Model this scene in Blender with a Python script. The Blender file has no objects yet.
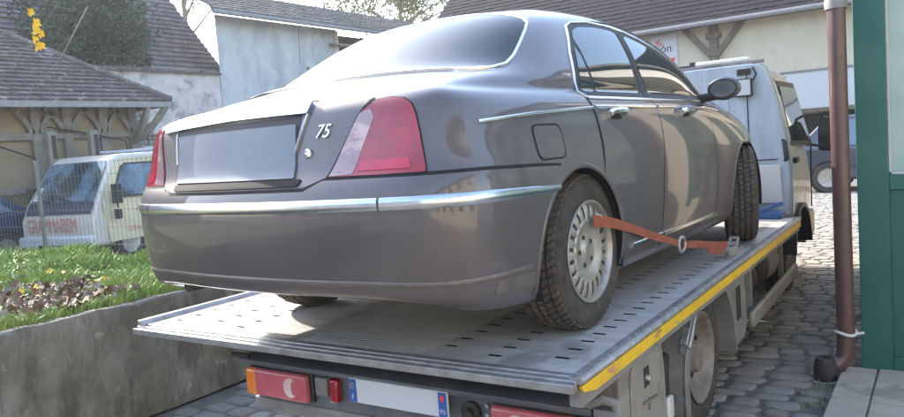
import bpy, bmesh, math, random
import numpy as np
from mathutils import Vector, Matrix
from mathutils.bvhtree import BVHTree
from mathutils.interpolate import poly_3d_calc
from mathutils.geometry import delaunay_2d_cdt
random.seed(7); rng = np.random.default_rng(7)
S = bpy.context.scene; COL = S.collection
R = math.radians
# ---------------------------------------------------------------- camera
cam = bpy.data.objects.new('camera', bpy.data.cameras.new('camera')); COL.objects.link(cam); S.camera = cam
H = .8                                                   # height of the truck's load bed
yaw, pit, rol = .59845022, -.0842009935, -.0760408818
fw = Vector((-math.sin(yaw)*math.cos(pit), math.cos(yaw)*math.cos(pit), math.sin(pit)))
rt = Vector((math.cos(yaw), math.sin(yaw), 0)); up = rt.cross(fw)
c_, s_ = math.cos(rol), math.sin(rol); rt, up = c_*rt+s_*up, -s_*rt+c_*up
cam.matrix_world = Matrix(((rt.x,up.x,-fw.x,2.03985919),(rt.y,up.y,-fw.y,-2.73782526),(rt.z,up.z,-fw.z,.774425516+H),(0,0,0,1)))
cam.data.sensor_width = 36; cam.data.lens = 734.4259/904*36; cam.data.clip_start = .05; cam.data.clip_end = 3000
# ---------------------------------------------------------------- sky and sun
SUN_AZ, SUN_EL = -77, 31                                  # degrees from +Y (negative: to the left), height
W = bpy.data.worlds.new('World'); S.world = W; W.use_nodes = True
nt = W.node_tree; bg = nt.nodes['Background']
sky = nt.nodes.new('ShaderNodeTexSky'); sky.sky_type = 'NISHITA'; sky.sun_disc = False
sky.sun_elevation = R(SUN_EL); sky.sun_rotation = R(SUN_AZ); sky.dust_density = 1.6; sky.ozone_density = 0; sky.air_density = 1.0; sky.altitude = 100
nt.links.new(sky.outputs[0], bg.inputs[0]); bg.inputs[1].default_value = .15
sl = bpy.data.lights.new('sun', 'SUN'); sl.energy = 2.0; sl.angle = R(.5); sl.color = (1,.93,.82)
so = bpy.data.objects.new('sun', sl); COL.objects.link(so)
sd = Vector((math.sin(R(SUN_AZ))*math.cos(R(SUN_EL)), math.cos(R(SUN_AZ))*math.cos(R(SUN_EL)), math.sin(R(SUN_EL))))
so.rotation_euler = sd.to_track_quat('Z','Y').to_euler()
vs = S.view_settings; vs.view_transform = 'Standard'; vs.look = 'None'; vs.exposure = 2.38; vs.gamma = 1
# ---------------------------------------------------------------- materials
MAT = {}
def M(name, c, c2=None, sc=6, rough=.7, metal=0, bump=0, bsc=40, coat=0, lo=.35, hi=.65, stretch=None, emit=0, trans=0, det=6, spec=.5, ramp3=None, rvar=0, coatr=.03):
    """procedural material: two colours mixed by noise, fine bump by noise"""
    m = bpy.data.materials.new(name); MAT[name] = m; m.use_nodes = True
    n = m.node_tree.nodes; l = m.node_tree.links; b = n['Principled BSDF']
    b.inputs['Roughness'].default_value = rough; b.inputs['Metallic'].default_value = metal
    b.inputs['Coat Weight'].default_value = coat; b.inputs['Coat Roughness'].default_value = coatr
    b.inputs['Specular IOR Level'].default_value = spec; b.inputs['Transmission Weight'].default_value = trans
    b.inputs['Base Color'].default_value = (*c,1)
    tc = n.new('ShaderNodeTexCoord'); mp = n.new('ShaderNodeMapping'); l.new(tc.outputs['Object'], mp.inputs[0])
    if stretch: mp.inputs['Scale'].default_value = stretch
    if c2:
        nz = n.new('ShaderNodeTexNoise'); nz.inputs['Scale'].default_value = sc; nz.inputs['Detail'].default_value = det; nz.inputs['Roughness'].default_value = .65
        l.new(mp.outputs[0], nz.inputs['Vector'])
        rp = n.new('ShaderNodeValToRGB'); l.new(nz.outputs[0], rp.inputs[0])
        e = rp.color_ramp.elements; e[0].position = lo; e[0].color = (*c,1); e[1].position = hi; e[1].color = (*c2,1)
        if ramp3: q = e.new(min(.98,hi+.12)); q.color = (*ramp3,1)
        l.new(rp.outputs[0], b.inputs['Base Color'])
        if rvar:
            mr = n.new('ShaderNodeMapRange'); l.new(nz.outputs[0], mr.inputs[0]); mr.inputs[1].default_value=.3; mr.inputs[2].default_value=.7
            mr.inputs[3].default_value = rough-rvar; mr.inputs[4].default_value = rough+rvar; l.new(mr.outputs[0], b.inputs['Roughness'])
    if bump:
        n2 = n.new('ShaderNodeTexNoise'); n2.inputs['Scale'].default_value = bsc; n2.inputs['Detail'].default_value = 5
        l.new(mp.outputs[0], n2.inputs['Vector'])
        bp = n.new('ShaderNodeBump'); bp.inputs['Strength'].default_value = bump; bp.inputs['Distance'].default_value = .02
        l.new(n2.outputs[0], bp.inputs['Height']); l.new(bp.outputs[0], b.inputs['Normal'])
    if emit: b.inputs['Emission Color'].default_value = (*c,1); b.inputs['Emission Strength'].default_value = emit
    return m
M('paint', (.093,.080,.085), (.112,.097,.100), sc=3, rough=.45, metal=.25, coat=.8, rvar=.06, coatr=.045)
M('paint_dusty', (.17,.145,.13), (.11,.095,.095), sc=14, rough=.5, metal=.3, coat=.3)
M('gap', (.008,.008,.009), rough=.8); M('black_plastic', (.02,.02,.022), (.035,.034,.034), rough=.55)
M('chrome', (.78,.79,.82), rough=.12, metal=1); M('chrome_soft', (.62,.67,.74), (.55,.58,.64), sc=20, rough=.24, metal=1); M('chrome_dull', (.55,.55,.55), (.42,.40,.37), sc=30, rough=.3, metal=1)
M('car_glass', (.016,.034,.036), rough=.02, coat=.3, spec=.6); M('rear_glass', (.010,.018,.021), rough=.04, spec=.22)
M('lamp_red', (.24,.003,.012), (.40,.010,.025), sc=7, rough=.1, coat=1, lo=.35, hi=.65); M('lamp_deep', (.55,.006,.045), (.40,.006,.03), sc=9, rough=.12, coat=1); M('lamp_mid', (.34,.008,.022), (.27,.006,.018), sc=9, rough=.12, coat=1)
M('lamp_clear', (.34,.23,.24), (.24,.15,.17), sc=6, rough=.12, coat=1); M('amber', (.8,.22,.03), rough=.2, coat=1)
M('rubber', (.03,.027,.024), (.075,.065,.055), sc=14, rough=.85, bump=.15, bsc=120)
M('rubber_tread', (.06,.052,.045), (.13,.112,.095), sc=25, rough=.9)
M('alloy', (.48,.46,.43), (.33,.30,.26), sc=18, rough=.4, metal=.55); M('dark_metal', (.03,.03,.032), (.06,.055,.05), sc=12, rough=.6, metal=.3, bump=.2)
M('plate_blank', (.11,.13,.18), (.15,.17,.21), sc=2, rough=.5, coat=.25); M('plate_white', (.62,.66,.72), rough=.45); M('plate_blue', (.03,.11,.42), rough=.45)
M('deck', (.42,.405,.395), (.62,.59,.55), sc=5, rough=.55, metal=.12, bump=.25, bsc=160, rvar=.12, stretch=(.6,3,1), lo=.3, hi=.7)
M('deck_edge', (.42,.42,.43), (.28,.27,.27), sc=14, rough=.42, metal=.6, bump=.1)
M('yellow_strip', (.80,.50,.02), (.62,.36,.04), sc=9, rough=.5, lo=.45, hi=.75, ramp3=(.30,.22,.16))
M('truck_grey', (.17,.165,.16), (.25,.24,.22), sc=5, rough=.6, bump=.1, bsc=30); M('grey_plastic', (.24,.225,.20), (.32,.295,.26), sc=6, rough=.6, bump=.1)
M('bumper_blue', (.085,.095,.12), (.13,.14,.16), sc=7, rough=.5, bump=.1); M('cab_white', (.44,.50,.56), (.34,.39,.44), sc=3, rough=.35, coat=.5, stretch=(4,4,.6))
M('cab_cream', (.47,.46,.41), (.40,.39,.35), sc=4, rough=.4, coat=.4); M('winch_blue', (.03,.10,.32), (.05,.13,.30), sc=8, rough=.5)
M('strap', (.34,.095,.045), (.22,.065,.04), sc=30, rough=.8, bump=.3, bsc=200); M('steel', (.55,.54,.52), (.36,.33,.30), sc=25, rough=.45, metal=.6)
M('white_lamp', (.75,.74,.70), (.60,.58,.52), sc=9, rough=.3, coat=.5); M('work_lamp', (.55,.58,.60), rough=.15, coat=1)
M('stone', (.27,.25,.22), (.41,.38,.335), sc=11, rough=.95, bump=.7, bsc=45, rvar=.1); M('stone_dark', (.225,.215,.20), (.35,.33,.30), sc=8, rough=.95, bump=.5, bsc=35)
M('stone_warm', (.29,.265,.23), (.40,.36,.31), sc=8, rough=.85, bump=.5, bsc=35)
M('joint', (.10,.094,.08), (.17,.16,.13), sc=5, rough=.95, bump=.6, bsc=60)
M('yard', (.15,.145,.14), (.24,.225,.20), sc=3, rough=.9, bump=.6, bsc=10)
M('slab', (.36,.32,.27), (.44,.39,.33), sc=4, rough=.9, bump=.3, bsc=60, ramp3=(.30,.28,.22))
M('wall_concrete', (.13,.118,.09), (.25,.23,.185), sc=3.6, rough=.95, bump=.9, bsc=22, lo=.38, hi=.60, ramp3=(.34,.32,.28), stretch=(1,1,.55), det=11)
M('coping', (.15,.14,.12), (.26,.245,.21), sc=9, rough=.95, bump=.6, bsc=40)
M('soil', (.20,.155,.085), (.20,.20,.08), sc=4, rough=1, bump=.6, bsc=30)
M('grass', (.17,.27,.045), (.27,.36,.08), sc=2, rough=.6); M('grass_dry', (.28,.27,.12), (.20,.24,.08), sc=3, rough=.7)
M('leaf_yellow', (.85,.52,.02), (.75,.42,.03), sc=20, rough=.6); M('leaf_brown', (.24,.14,.08), (.16,.09,.06), sc=20, rough=.8); M('leaf_grey', (.30,.25,.21), (.22,.17,.14), sc=20, rough=.8)
M('foliage_dark', (.035,.06,.030), (.075,.10,.05), sc=1.5, rough=.7); M('foliage_light', (.13,.15,.05), (.20,.19,.07), sc=1.5, rough=.7)
M('bark', (.12,.10,.08), (.18,.155,.13), sc=14, rough=.95, bump=.6, bsc=40)
M('render_cream', (.58,.50,.36), (.66,.58,.44), sc=1.2, rough=.9, bump=.15, bsc=50); M('render_white', (.60,.59,.58), rough=.85)
M('plaster_pale', (.60,.53,.49), (.47,.42,.39), sc=1.6, rough=.95, bump=.5, bsc=6, lo=.45, hi=.58, ramp3=(.17,.155,.15), det=10)
M('plaster_blue', (.50,.50,.49), (.35,.365,.375), sc=.9, rough=.95, bump=.3, bsc=8, lo=.42, hi=.6, det=10, ramp3=(.50,.50,.49), stretch=(1,1,.5))
M('rubble', (.20,.19,.18), (.34,.31,.29), sc=4, rough=.95, bump=.6, bsc=15)
M('tile_brown', (.095,.076,.075), (.155,.128,.122), sc=5, rough=.9, bump=.3, bsc=20, ramp3=(.24,.215,.21)); M('tile_purple', (.125,.10,.10), (.185,.15,.148), sc=3, rough=.9, bump=.3, bsc=20)  # tile colours lightened to stand in for glare over the far roofs
M('slate', (.011,.010,.014), (.026,.024,.030), sc=6, rough=.95, bump=.3, bsc=15, spec=.2); M('roof_metal', (.13,.12,.115), (.19,.175,.165), sc=4, rough=.85, bump=.4, bsc=10)
M('timber', (.12,.085,.065), (.19,.145,.11), sc=6, rough=.9, bump=.4, bsc=30, stretch=(1,1,.15)); M('timber_grey', (.19,.165,.13), (.26,.23,.185), sc=6, rough=.9, bump=.4, bsc=30)
M('wall_tan', (.25,.19,.115), (.32,.25,.16), sc=2, rough=.95, bump=.4, bsc=12, ramp3=(.30,.25,.17))
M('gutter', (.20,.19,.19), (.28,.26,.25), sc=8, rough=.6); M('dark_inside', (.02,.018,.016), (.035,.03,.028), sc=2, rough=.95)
M('pipe_brown', (.085,.043,.040), (.115,.062,.056), sc=7, rough=.38, coat=.3, rvar=.08); M('cast_iron', (.025,.02,.02), (.05,.04,.035), sc=15, rough=.7, bump=.4)
M('green_paint', (.014,.105,.082), (.020,.128,.10), sc=2.5, rough=.42, coat=.25, bump=.05, rvar=.06); M('shop_glass', (.25,.42,.38), (.42,.50,.42), sc=1.2, rough=.05, coat=1, spec=.8)
M('curtain', (.62,.66,.50), (.42,.55,.48), sc=1.4, rough=.8, stretch=(3,1,.4)); M('rope', (.70,.64,.58), rough=.9)
M('van_white', (.66,.60,.50), (.56,.51,.43), sc=2, rough=.35, coat=.5); M('van_cream', (.72,.62,.38), (.60,.54,.38), sc=2, rough=.35, coat=.5)
M('van_glass', (.03,.05,.06), (.20,.30,.38), sc=1.1, rough=.06, coat=1, spec=.8, lo=.42, hi=.60); M('red_letters', (.62,.20,.14), (.66,.30,.22), sc=30, rough=.6); M('blue_car', (.02,.045,.10), (.03,.06,.12), sc=2, rough=.25, coat=1)  # van_glass: pale blue patches paint a sky reflection into the colour
M('grey_car', (.035,.045,.065), (.05,.06,.08), sc=2, rough=.3, coat=.8); M('far_glass', (.12,.17,.23), rough=.08, coat=1)
M('wire', (.20,.21,.20), rough=.6, metal=.5); M('ink', (.03,.03,.035), rough=.6); M('sign_red', (.75,.08,.10), rough=.6); M('sign_white', (.60,.60,.64), rough=.6)
M('blue_trim', (.05,.06,.09), rough=.4); M('roof_trim_white', (.66,.64,.60), rough=.6)
def spots(m, col, sc, thr, vstretch, amount):
    """add lighter or darker stains with a shape of their own over a material's colour"""
    n=m.node_tree.nodes; l=m.node_tree.links; b=n['Principled BSDF']; src=b.inputs['Base Color'].links[0].from_socket
    tc=n.new('ShaderNodeTexCoord'); mp=n.new('ShaderNodeMapping'); mp.inputs['Scale'].default_value=vstretch; l.new(tc.outputs['Object'],mp.inputs[0])
    z=n.new('ShaderNodeTexNoise'); z.inputs['Scale'].default_value=sc; z.inputs['Detail'].default_value=8; z.inputs['Roughness'].default_value=.6; l.new(mp.outputs[0],z.inputs['Vector'])
    r=n.new('ShaderNodeMapRange'); l.new(z.outputs[0],r.inputs[0]); r.inputs[1].default_value=thr; r.inputs[2].default_value=thr+.07; r.inputs[3].default_value=0; r.inputs[4].default_value=amount
    x=n.new('ShaderNodeMix'); x.data_type='RGBA'; l.new(r.outputs[0],x.inputs['Factor']); l.new(src,x.inputs[6]); x.inputs[7].default_value=(*col,1); l.new(x.outputs[2],b.inputs['Base Color'])
for nm_,ax_ in (('lamp_red','X'),('lamp_deep','X'),('lamp_clear','X'),('lamp_mid','X')):
    m_=MAT[nm_]; nn=m_.node_tree.nodes; ll=m_.node_tree.links; wv=nn.new('ShaderNodeTexWave'); wv.inputs['Scale'].default_value=38; tc_=nn.new('ShaderNodeTexCoord'); ll.new(tc_.outputs['Object'],wv.inputs['Vector'])
    bp_=nn.new('ShaderNodeBump'); bp_.inputs['Strength'].default_value=.10; bp_.inputs['Distance'].default_value=.002; ll.new(wv.outputs[0],bp_.inputs['Height']); ll.new(bp_.outputs[0],nn['Principled BSDF'].inputs['Normal'])
spots(MAT['lamp_red'],(.60,.03,.07),5,.58,(1,1,2.5),.6); spots(MAT['lamp_clear'],(.62,.42,.42),6,.55,(1,1,2),.7)
spots(MAT['wall_concrete'],(.065,.06,.042),2.2,.53,(1,1.4,.5),.6); spots(MAT['wall_concrete'],(.40,.38,.33),7,.62,(1,1,1),.8); spots(MAT['wall_concrete'],(.12,.13,.05),1.6,.56,(1,1,.8),.45)
spots(MAT['deck'],(.20,.18,.16),2.2,.54,(1,.5,1),.6); spots(MAT['deck'],(.30,.25,.19),9,.60,(1,1,1),.5)
spots(MAT['plaster_pale'],(.24,.21,.20),1.1,.54,(1,1,1.3),.7); spots(MAT['plaster_blue'],(.62,.60,.56),1.6,.60,(1,1,.8),.6); spots(MAT['yellow_strip'],(.22,.17,.12),16,.60,(1,.3,1),.85)
spots(MAT['grey_plastic'],(.16,.14,.12),6,.56,(1,1,1),.6); spots(MAT['truck_grey'],(.09,.085,.08),4,.55,(1,1,1),.6); spots(MAT['slab'],(.20,.19,.13),3,.58,(1,1,1),.6); spots(MAT['tile_brown'],(.33,.31,.29),5,.59,(1,1,1),.7); spots(MAT['tile_purple'],(.30,.27,.25),3,.60,(1,1,1),.5); spots(MAT['slate'],(.05,.048,.052),7,.60,(1,1,1),.6)
spots(MAT['bumper_blue'],(.20,.18,.16),8,.60,(1,1,1),.5); spots(MAT['stone'],(.16,.15,.12),6,.58,(1,1,1),.6); spots(MAT['render_cream'],(.50,.45,.36),2,.57,(1,1,.4),.4)
# ---------------------------------------------------------------- mesh collector
class G:
    def __init__(s): s.v=[]; s.f=[]
    def add(s, v, f):
        o=len(s.v); s.v += [tuple(map(float,q)) for q in v]; s.f += [tuple(i+o for i in q) for q in f]; return s
    def box(s, x0,x1,y0,y1,z0,z1):
        return s.add([(x0,y0,z0),(x1,y0,z0),(x1,y1,z0),(x0,y1,z0),(x0,y0,z1),(x1,y0,z1),(x1,y1,z1),(x0,y1,z1)],
            [(0,3,2,1),(4,5,6,7),(0,1,5,4),(1,2,6,5),(2,3,7,6),(3,0,4,7)])
    def beam(s, a, b, w, h, upv=(0,0,1)):
        a=Vector(a); b=Vector(b); d=(b-a).normalized(); u=Vector(upv)
        if abs(d.dot(u))>.98: u=Vector((0,1,0))
        r=d.cross(u).normalized()*w/2; t=r.cross(d).normalized()*h/2
        return s.add([a-r-t,a+r-t,a+r+t,a-r+t,b-r-t,b+r-t,b+r+t,b-r+t],[(0,1,2,3),(7,6,5,4),(0,4,5,1),(1,5,6,2),(2,6,7,3),(3,7,4,0)])
    def tube(s, pts, r, n=8, caps=True):
        pts=[Vector(p) for p in pts]; rr=r if isinstance(r,(list,tuple)) else [r]*len(pts); V=[]; u=None
        for i,p in enumerate(pts):
            d=(pts[min(i+1,len(pts)-1)]-pts[max(i-1,0)]).normalized()
            if u is None: u=d.orthogonal().normalized()
            else: u=(u-d*u.dot(d)).normalized()
            w=d.cross(u)
            V += [p+(u*math.cos(2*math.pi*k/n)+w*math.sin(2*math.pi*k/n))*rr[i] for k in range(n)]
        F=[(i*n+k,i*n+(k+1)%n,(i+1)*n+(k+1)%n,(i+1)*n+k) for i in range(len(pts)-1) for k in range(n)]
        if caps: F += [tuple(range(n))[::-1], tuple(range((len(pts)-1)*n,len(pts)*n))]
        return s.add(V,F)
    def lathe(s, prof, c=(0,0,0), axis='x', n=32, a0=0, a1=2*math.pi):
        """prof = [(along axis, radius)]"""
        full = abs(a1-a0-2*math.pi)<1e-6; m = n if full else n+1; V=[]
        for k in range(m):
            a=a0+(a1-a0)*k/n; ca,sa=math.cos(a),math.sin(a)
            for h,r in prof:
                p=(h,r*ca,r*sa) if axis=='x' else ((r*sa,h,r*ca) if axis=='y' else (r*ca,r*sa,h))
                V.append((p[0]+c[0],p[1]+c[1],p[2]+c[2]))
        q=len(prof)
        return s.add(V,[(k*q+i,k*q+i+1,((k+1)%m)*q+i+1,((k+1)%m)*q+i) for k in range(n) for i in range(q-1)])
    def prism(s, poly, a, b, ax='y'):
        """2D polygon swept along an axis. ax=y: poly=(x,z); ax=x: poly=(y,z); ax=z: poly=(x,y)"""
        def P(p,t): return (p[0],t,p[1]) if ax=='y' else ((t,p[0],p[1]) if ax=='x' else (p[0],p[1],t))
        n=len(poly)
        return s.add([P(p,a) for p in poly]+[P(p,b) for p in poly], [tuple(range(n)),tuple(range(2*n-1,n-1,-1))]+[(i,i+n,(i+1)%n+n,(i+1)%n) for i in range(n)])
    def build(s, name, mat, parent=None, smooth=False, bevel=0, seg=2, loc=None, fix=True):
        me=bpy.data.meshes.new(name); me.from_pydata(s.v,[],s.f); me.validate()
        if fix:
            bm=bmesh.new(); bm.from_mesh(me); bmesh.ops.recalc_face_normals(bm, faces=bm.faces); bm.to_mesh(me); bm.free()
        me.materials.append(MAT[mat] if isinstance(mat,str) else mat)
        if smooth:
            me.polygons.foreach_set('use_smooth',[True]*len(me.polygons))
            if smooth!='all': me.set_sharp_from_angle(angle=R(40))
        o=bpy.data.objects.new(name,me); COL.objects.link(o)
        if parent: o.parent=parent
        if loc: o.location=loc
        if bevel:
            bv=o.modifiers.new('bevel','BEVEL'); bv.width=bevel; bv.segments=seg; bv.limit_method='ANGLE'; bv.angle_limit=R(35)
            me.polygons.foreach_set('use_smooth',[True]*len(me.polygons)); me.set_sharp_from_angle(angle=R(50))
        return o
def thing(name, label, cat, loc=(0,0,0), rz=0, group=None):
    o=bpy.data.objects.new(name,None); COL.objects.link(o); o.location=loc; o.rotation_euler=(0,0,rz); o.empty_display_size=.1
    o['label']=label; o['category']=cat
    if group: o['group']=group
    return o
def tag(o, label, cat, group=None):
    o['label']=label; o['category']=cat
    if group: o['group']=group
    return o
def struct(o): o['kind']='structure'; return o
def dup(o, parent):
    c=o.copy(); COL.objects.link(c); c.parent=parent
    for k in o.children: dup(k,c)
    return c
def text_mesh(txt, size, shear=0, ext=.002, align='CENTER'):
    cu=bpy.data.curves.new('lettering','FONT'); cu.body=txt; cu.size=size; cu.shear=shear; cu.extrude=ext; cu.align_x=align; cu.align_y='CENTER'
    o=bpy.data.objects.new('lettering',cu); COL.objects.link(o); bpy.context.view_layer.update()
    me=bpy.data.meshes.new_from_object(o.evaluated_get(bpy.context.evaluated_depsgraph_get()))
    COL.objects.unlink(o); bpy.data.objects.remove(o)
    v=[tuple(p.co) for p in me.vertices]; f=[tuple(p.vertices) for p in me.polygons]; bpy.data.meshes.remove(me); return v,f
def lettering(txt, size, mat, parent, fn, name='lettering', **k):
    """fn maps (u,v,w) of the flat text to 3D"""
    v,f=text_mesh(txt,size,**k); g=G(); g.add([fn(*p) for p in v],f); return g.build(name,mat,parent)
def ngrid(fn, nu, nv):
    V=[fn(i/nu,j/nv) for j in range(nv+1) for i in range(nu+1)]
    return V,[(j*(nu+1)+i,j*(nu+1)+i+1,(j+1)*(nu+1)+i+1,(j+1)*(nu+1)+i) for j in range(nv) for i in range(nu)]
# ---------------------------------------------------------------- smooth car surface
def bs_basis(n, closed, samples):
    """uniform cubic B-spline basis matrix (samples x n)"""
    seg = n if closed else n - 1
    B = np.zeros((len(samples), n))
    for r, s in enumerate(samples):
        i = int(math.floor(s)); f = s - i
        if not closed and i >= seg: i, f = seg - 1, 1.0
        w = [(1-f)**3/6, (3*f**3-6*f**2+4)/6, (-3*f**3+3*f**2+3*f+1)/6, f**3/6]
        for k in range(4):
            j = i - 1 + k
            if closed: B[r, j % n] += w[k]
            elif j < 0: B[r, 0] += 2*w[k]; B[r, 1] -= w[k]
            elif j >= n: B[r, n-1] += 2*w[k]; B[r, n-2] -= w[k]
            else: B[r, j] += w[k]
    return B

BASE = [(0,-1.045),(.30,-1.035),(.57,-1.00),(.79,-.945),(.885,-.79),(.886,-.50),(.888,-.15),(.892,.30),(.893,.8),
        (.892,1.3),(.888,1.8),(.878,2.25),(.86,2.62),(.79,2.92),(.60,3.12),(.30,3.20),(0,3.22)]
WREAR = [1,1,1,.85,.5,.2,.05]+[0]*10
FDZ = [0]*9+[0,.025,.075,.13,.17,.19,.20,.20]
RINGS = [((.40,.26),(.40,.20)),((.12,.29),(.12,.165)),((.03,.307),(.035,.185)),((.022,.36),(.012,.27)),((.0,.46),(.002,.40)),
         ((-.006,.56),(-.002,.54)),((-.002,.635),(0,.64)),((.020,.685),(.004,.70)),((.052,.712),(.010,.75)),((.075,.80),(.022,.81)),
         ((.094,.885),(.040,.87)),((.112,.935),(.062,.912)),((.16,.968),(.088,.945)),((.25,.985),(.112,.962))]
GH = [
 [(0,-.46,1.085),(.22,-.455,1.082),(.42,-.43,1.075),(.60,-.36,1.06),(.71,-.24,1.045),(.755,-.08,1.03),(.77,.10,1.01),(.775,.42,.995),(.778,.8,.985),(.775,1.2,.98),(.77,1.66,.975),(.735,1.96,.97),(.63,2.10,.975),(.48,2.16,.985),(.34,2.20,.99),(.17,2.22,.995),(0,2.22,.995)],
 [(0,-.20,1.215),(.21,-.195,1.213),(.40,-.17,1.205),(.555,-.11,1.195),(.65,-.02,1.18),(.685,.10,1.165),(.70,.25,1.15),(.71,.50,1.145),(.712,.8,1.145),(.712,1.24,1.145),(.702,1.60,1.15),(.665,1.80,1.15),(.57,1.89,1.17),(.44,1.95,1.18),(.31,1.985,1.19),(.155,2.0,1.195),(0,2.005,1.2)],
 [(0,.05,1.335),(.20,.055,1.333),(.37,.07,1.325),(.51,.11,1.31),(.59,.18,1.292),(.615,.28,1.278),(.628,.40,1.27),(.635,.60,1.27),(.64,.8,1.275),(.642,1.12,1.27),(.63,1.37,1.272),(.595,1.53,1.27),(.515,1.61,1.28),(.40,1.66,1.295),(.28,1.69,1.31),(.14,1.705,1.32),(0,1.71,1.32)],
 [(0,.26,1.392),(.18,.265,1.389),(.34,.275,1.376),(.455,.31,1.358),(.52,.36,1.346),(.545,.44,1.342),(.558,.53,1.35),(.565,.68,1.355),(.57,.8,1.358),(.565,.98,1.355),(.552,1.12,1.35),(.522,1.24,1.345),(.46,1.33,1.355),(.37,1.39,1.37),(.26,1.42,1.38),(.13,1.43,1.385),(0,1.435,1.387)],
]
def car_net():
    b = np.array(BASE)
    full = np.vstack([b, (b[1:-1]*[-1,1])[::-1]])                 # 32 stations, closed
    nrm = np.zeros_like(full); N = len(full)
    for i in range(N):
        t = full[(i+1)%N]-full[(i-1)%N]; t /= np.linalg.norm(t); nrm[i] = (t[1], -t[0])
    idx = list(range(17))+list(range(15,0,-1))
    rings = []
    for (ri,rz),(si,sz) in RINGS:
        R = []
        for k in range(N):
            w = WREAR[idx[k]]; ins = si+(ri-si)*w; z = sz+(rz-sz)*w
            z -= FDZ[idx[k]]*min(1,max(0,(z-.5)/.45))
            q = full[k]-nrm[k]*ins; R.append((q[0],q[1],z))
        rings.append(R)
    G = []
    for g in GH:
        g = np.array(g,float); G.append(np.vstack([g,(g[1:-1]*[-1,1,1])[::-1]]))
    last = np.array(rings[-1])
    mid = last*.5+G[0]*.5; mid[:,2] += .008
    rings.append(mid)
    rings += G
    c = np.array([0,.82,1.43])
    for sc,z in ((.72,1.408),(.38,1.424),(.02,1.43)):
        t = c+(G[-1]-c)*sc; t[:,2] = z; rings.append(t)
    return np.array([np.array(r) for r in rings]), full
NET, BOUT = car_net()
NT, NV = 576, 121
tt = np.linspace(0,32,NT,endpoint=False); vv = np.linspace(0,len(NET)-1,NV)
BT = bs_basis(32, True, tt); BV = bs_basis(len(NET), False, vv)
CARP = np.einsum('vi,tj,ijk->vtk', BV, BT, NET)                   # (NV,NT,3)
OUTL = BT@BOUT
def grid_faces(nv, nt):
    return [(r*nt+c, r*nt+(c+1)%nt, (r+1)*nt+(c+1)%nt, (r+1)*nt+c) for r in range(nv-1) for c in range(nt)]
CFACES = grid_faces(NV, NT)
CV = CARP.reshape(-1,3)
du = np.roll(CARP,-1,1)-np.roll(CARP,1,1); dv = np.gradient(CARP,axis=0)
CN = np.cross(du,dv).reshape(-1,3); CN /= (np.linalg.norm(CN,axis=1,keepdims=True)+1e-12)
BVH = BVHTree.FromPolygons([Vector(v) for v in CV], CFACES)
def hit(o, d):
    loc, n, fi, _ = BVH.ray_cast(Vector(o), Vector(d).normalized(), 9)
    if loc is None: return None
    f = CFACES[fi]; w = poly_3d_calc([Vector(CV[i]) for i in f], loc)
    nn = sum((CN[i]*w[k] for k,i in enumerate(f)), np.zeros(3)); nn /= np.linalg.norm(nn)
    return np.array(loc), nn
# outline arclength from rear centre, right side positive
_r = OUTL[:NT//2+1]; _s = np.concatenate([[0],np.cumsum(np.linalg.norm(np.diff(_r,axis=0),axis=1))])
_t = np.gradient(_r,axis=0); _t /= np.linalg.norm(_t,axis=1,keepdims=True)
def wrap(s, z):
    sg = 1 if s >= 0 else -1; a = abs(s)
    p = np.array([np.interp(a,_s,_r[:,0]), np.interp(a,_s,_r[:,1])])
    t = np.array([np.interp(a,_s,_t[:,0]), np.interp(a,_s,_t[:,1])]); n = np.array([t[1],-t[0]])
    o = p+n*.5
    h = hit((o[0],o[1],z),(-n[0],-n[1],0))
    if h is None: h = (np.array([p[0],p[1],z]), np.array([n[0],n[1],0.]))
    l, nn = h
    return np.array([sg*l[0],l[1],l[2]]), np.array([sg*nn[0],nn[1],nn[2]])
def side(y, z):                                                   # right flank seen from the side
    h = hit((1.6,y,z),(-1,0,0))
    return h if h else (np.array([.8,y,z]),np.array([1.,0,0]))
def top(x, y):
    h = hit((x,y,2.2),(0,0,-1))
    return h if h else (np.array([x,y,1.]),np.array([0,0,1.]))
def s_of(pt):                                                     # nearest arclength for a point
    d = (_r[:,0]-abs(pt[0]))**2+(_r[:,1]-pt[1])**2
    return float(_s[d.argmin()])*(1 if pt[0]>=0 else -1)
# ---------------------------------------------------------------- surface patches on the car
def dens(poly, step, closed=True):
    out=[]; n=len(poly)
    for i in range(n if closed else n-1):
        a=np.array(poly[i],float); b=np.array(poly[(i+1)%n],float); k=max(1,int(np.linalg.norm(b-a)/step))
        out += [tuple(a+(b-a)*j/k) for j in range(k)]
    if not closed: out.append(tuple(poly[-1]))
    return out
def rnd(poly, r=.02, n=4):
    """round the corners of a polygon"""
    out=[]; m=len(poly)
    for i in range(m):
        p=np.array(poly[i],float); a=np.array(poly[i-1],float); b=np.array(poly[(i+1)%m],float)
        ra=min(r,np.linalg.norm(a-p)*.45); rb=min(r,np.linalg.norm(b-p)*.45)
        A=p+(a-p)/np.linalg.norm(a-p)*ra; B=p+(b-p)/np.linalg.norm(b-p)*rb
        for k in range(n+1):
            t=k/n; out.append(tuple((1-t)**2*A+2*t*(1-t)*p+t*t*B))
    return out
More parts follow.
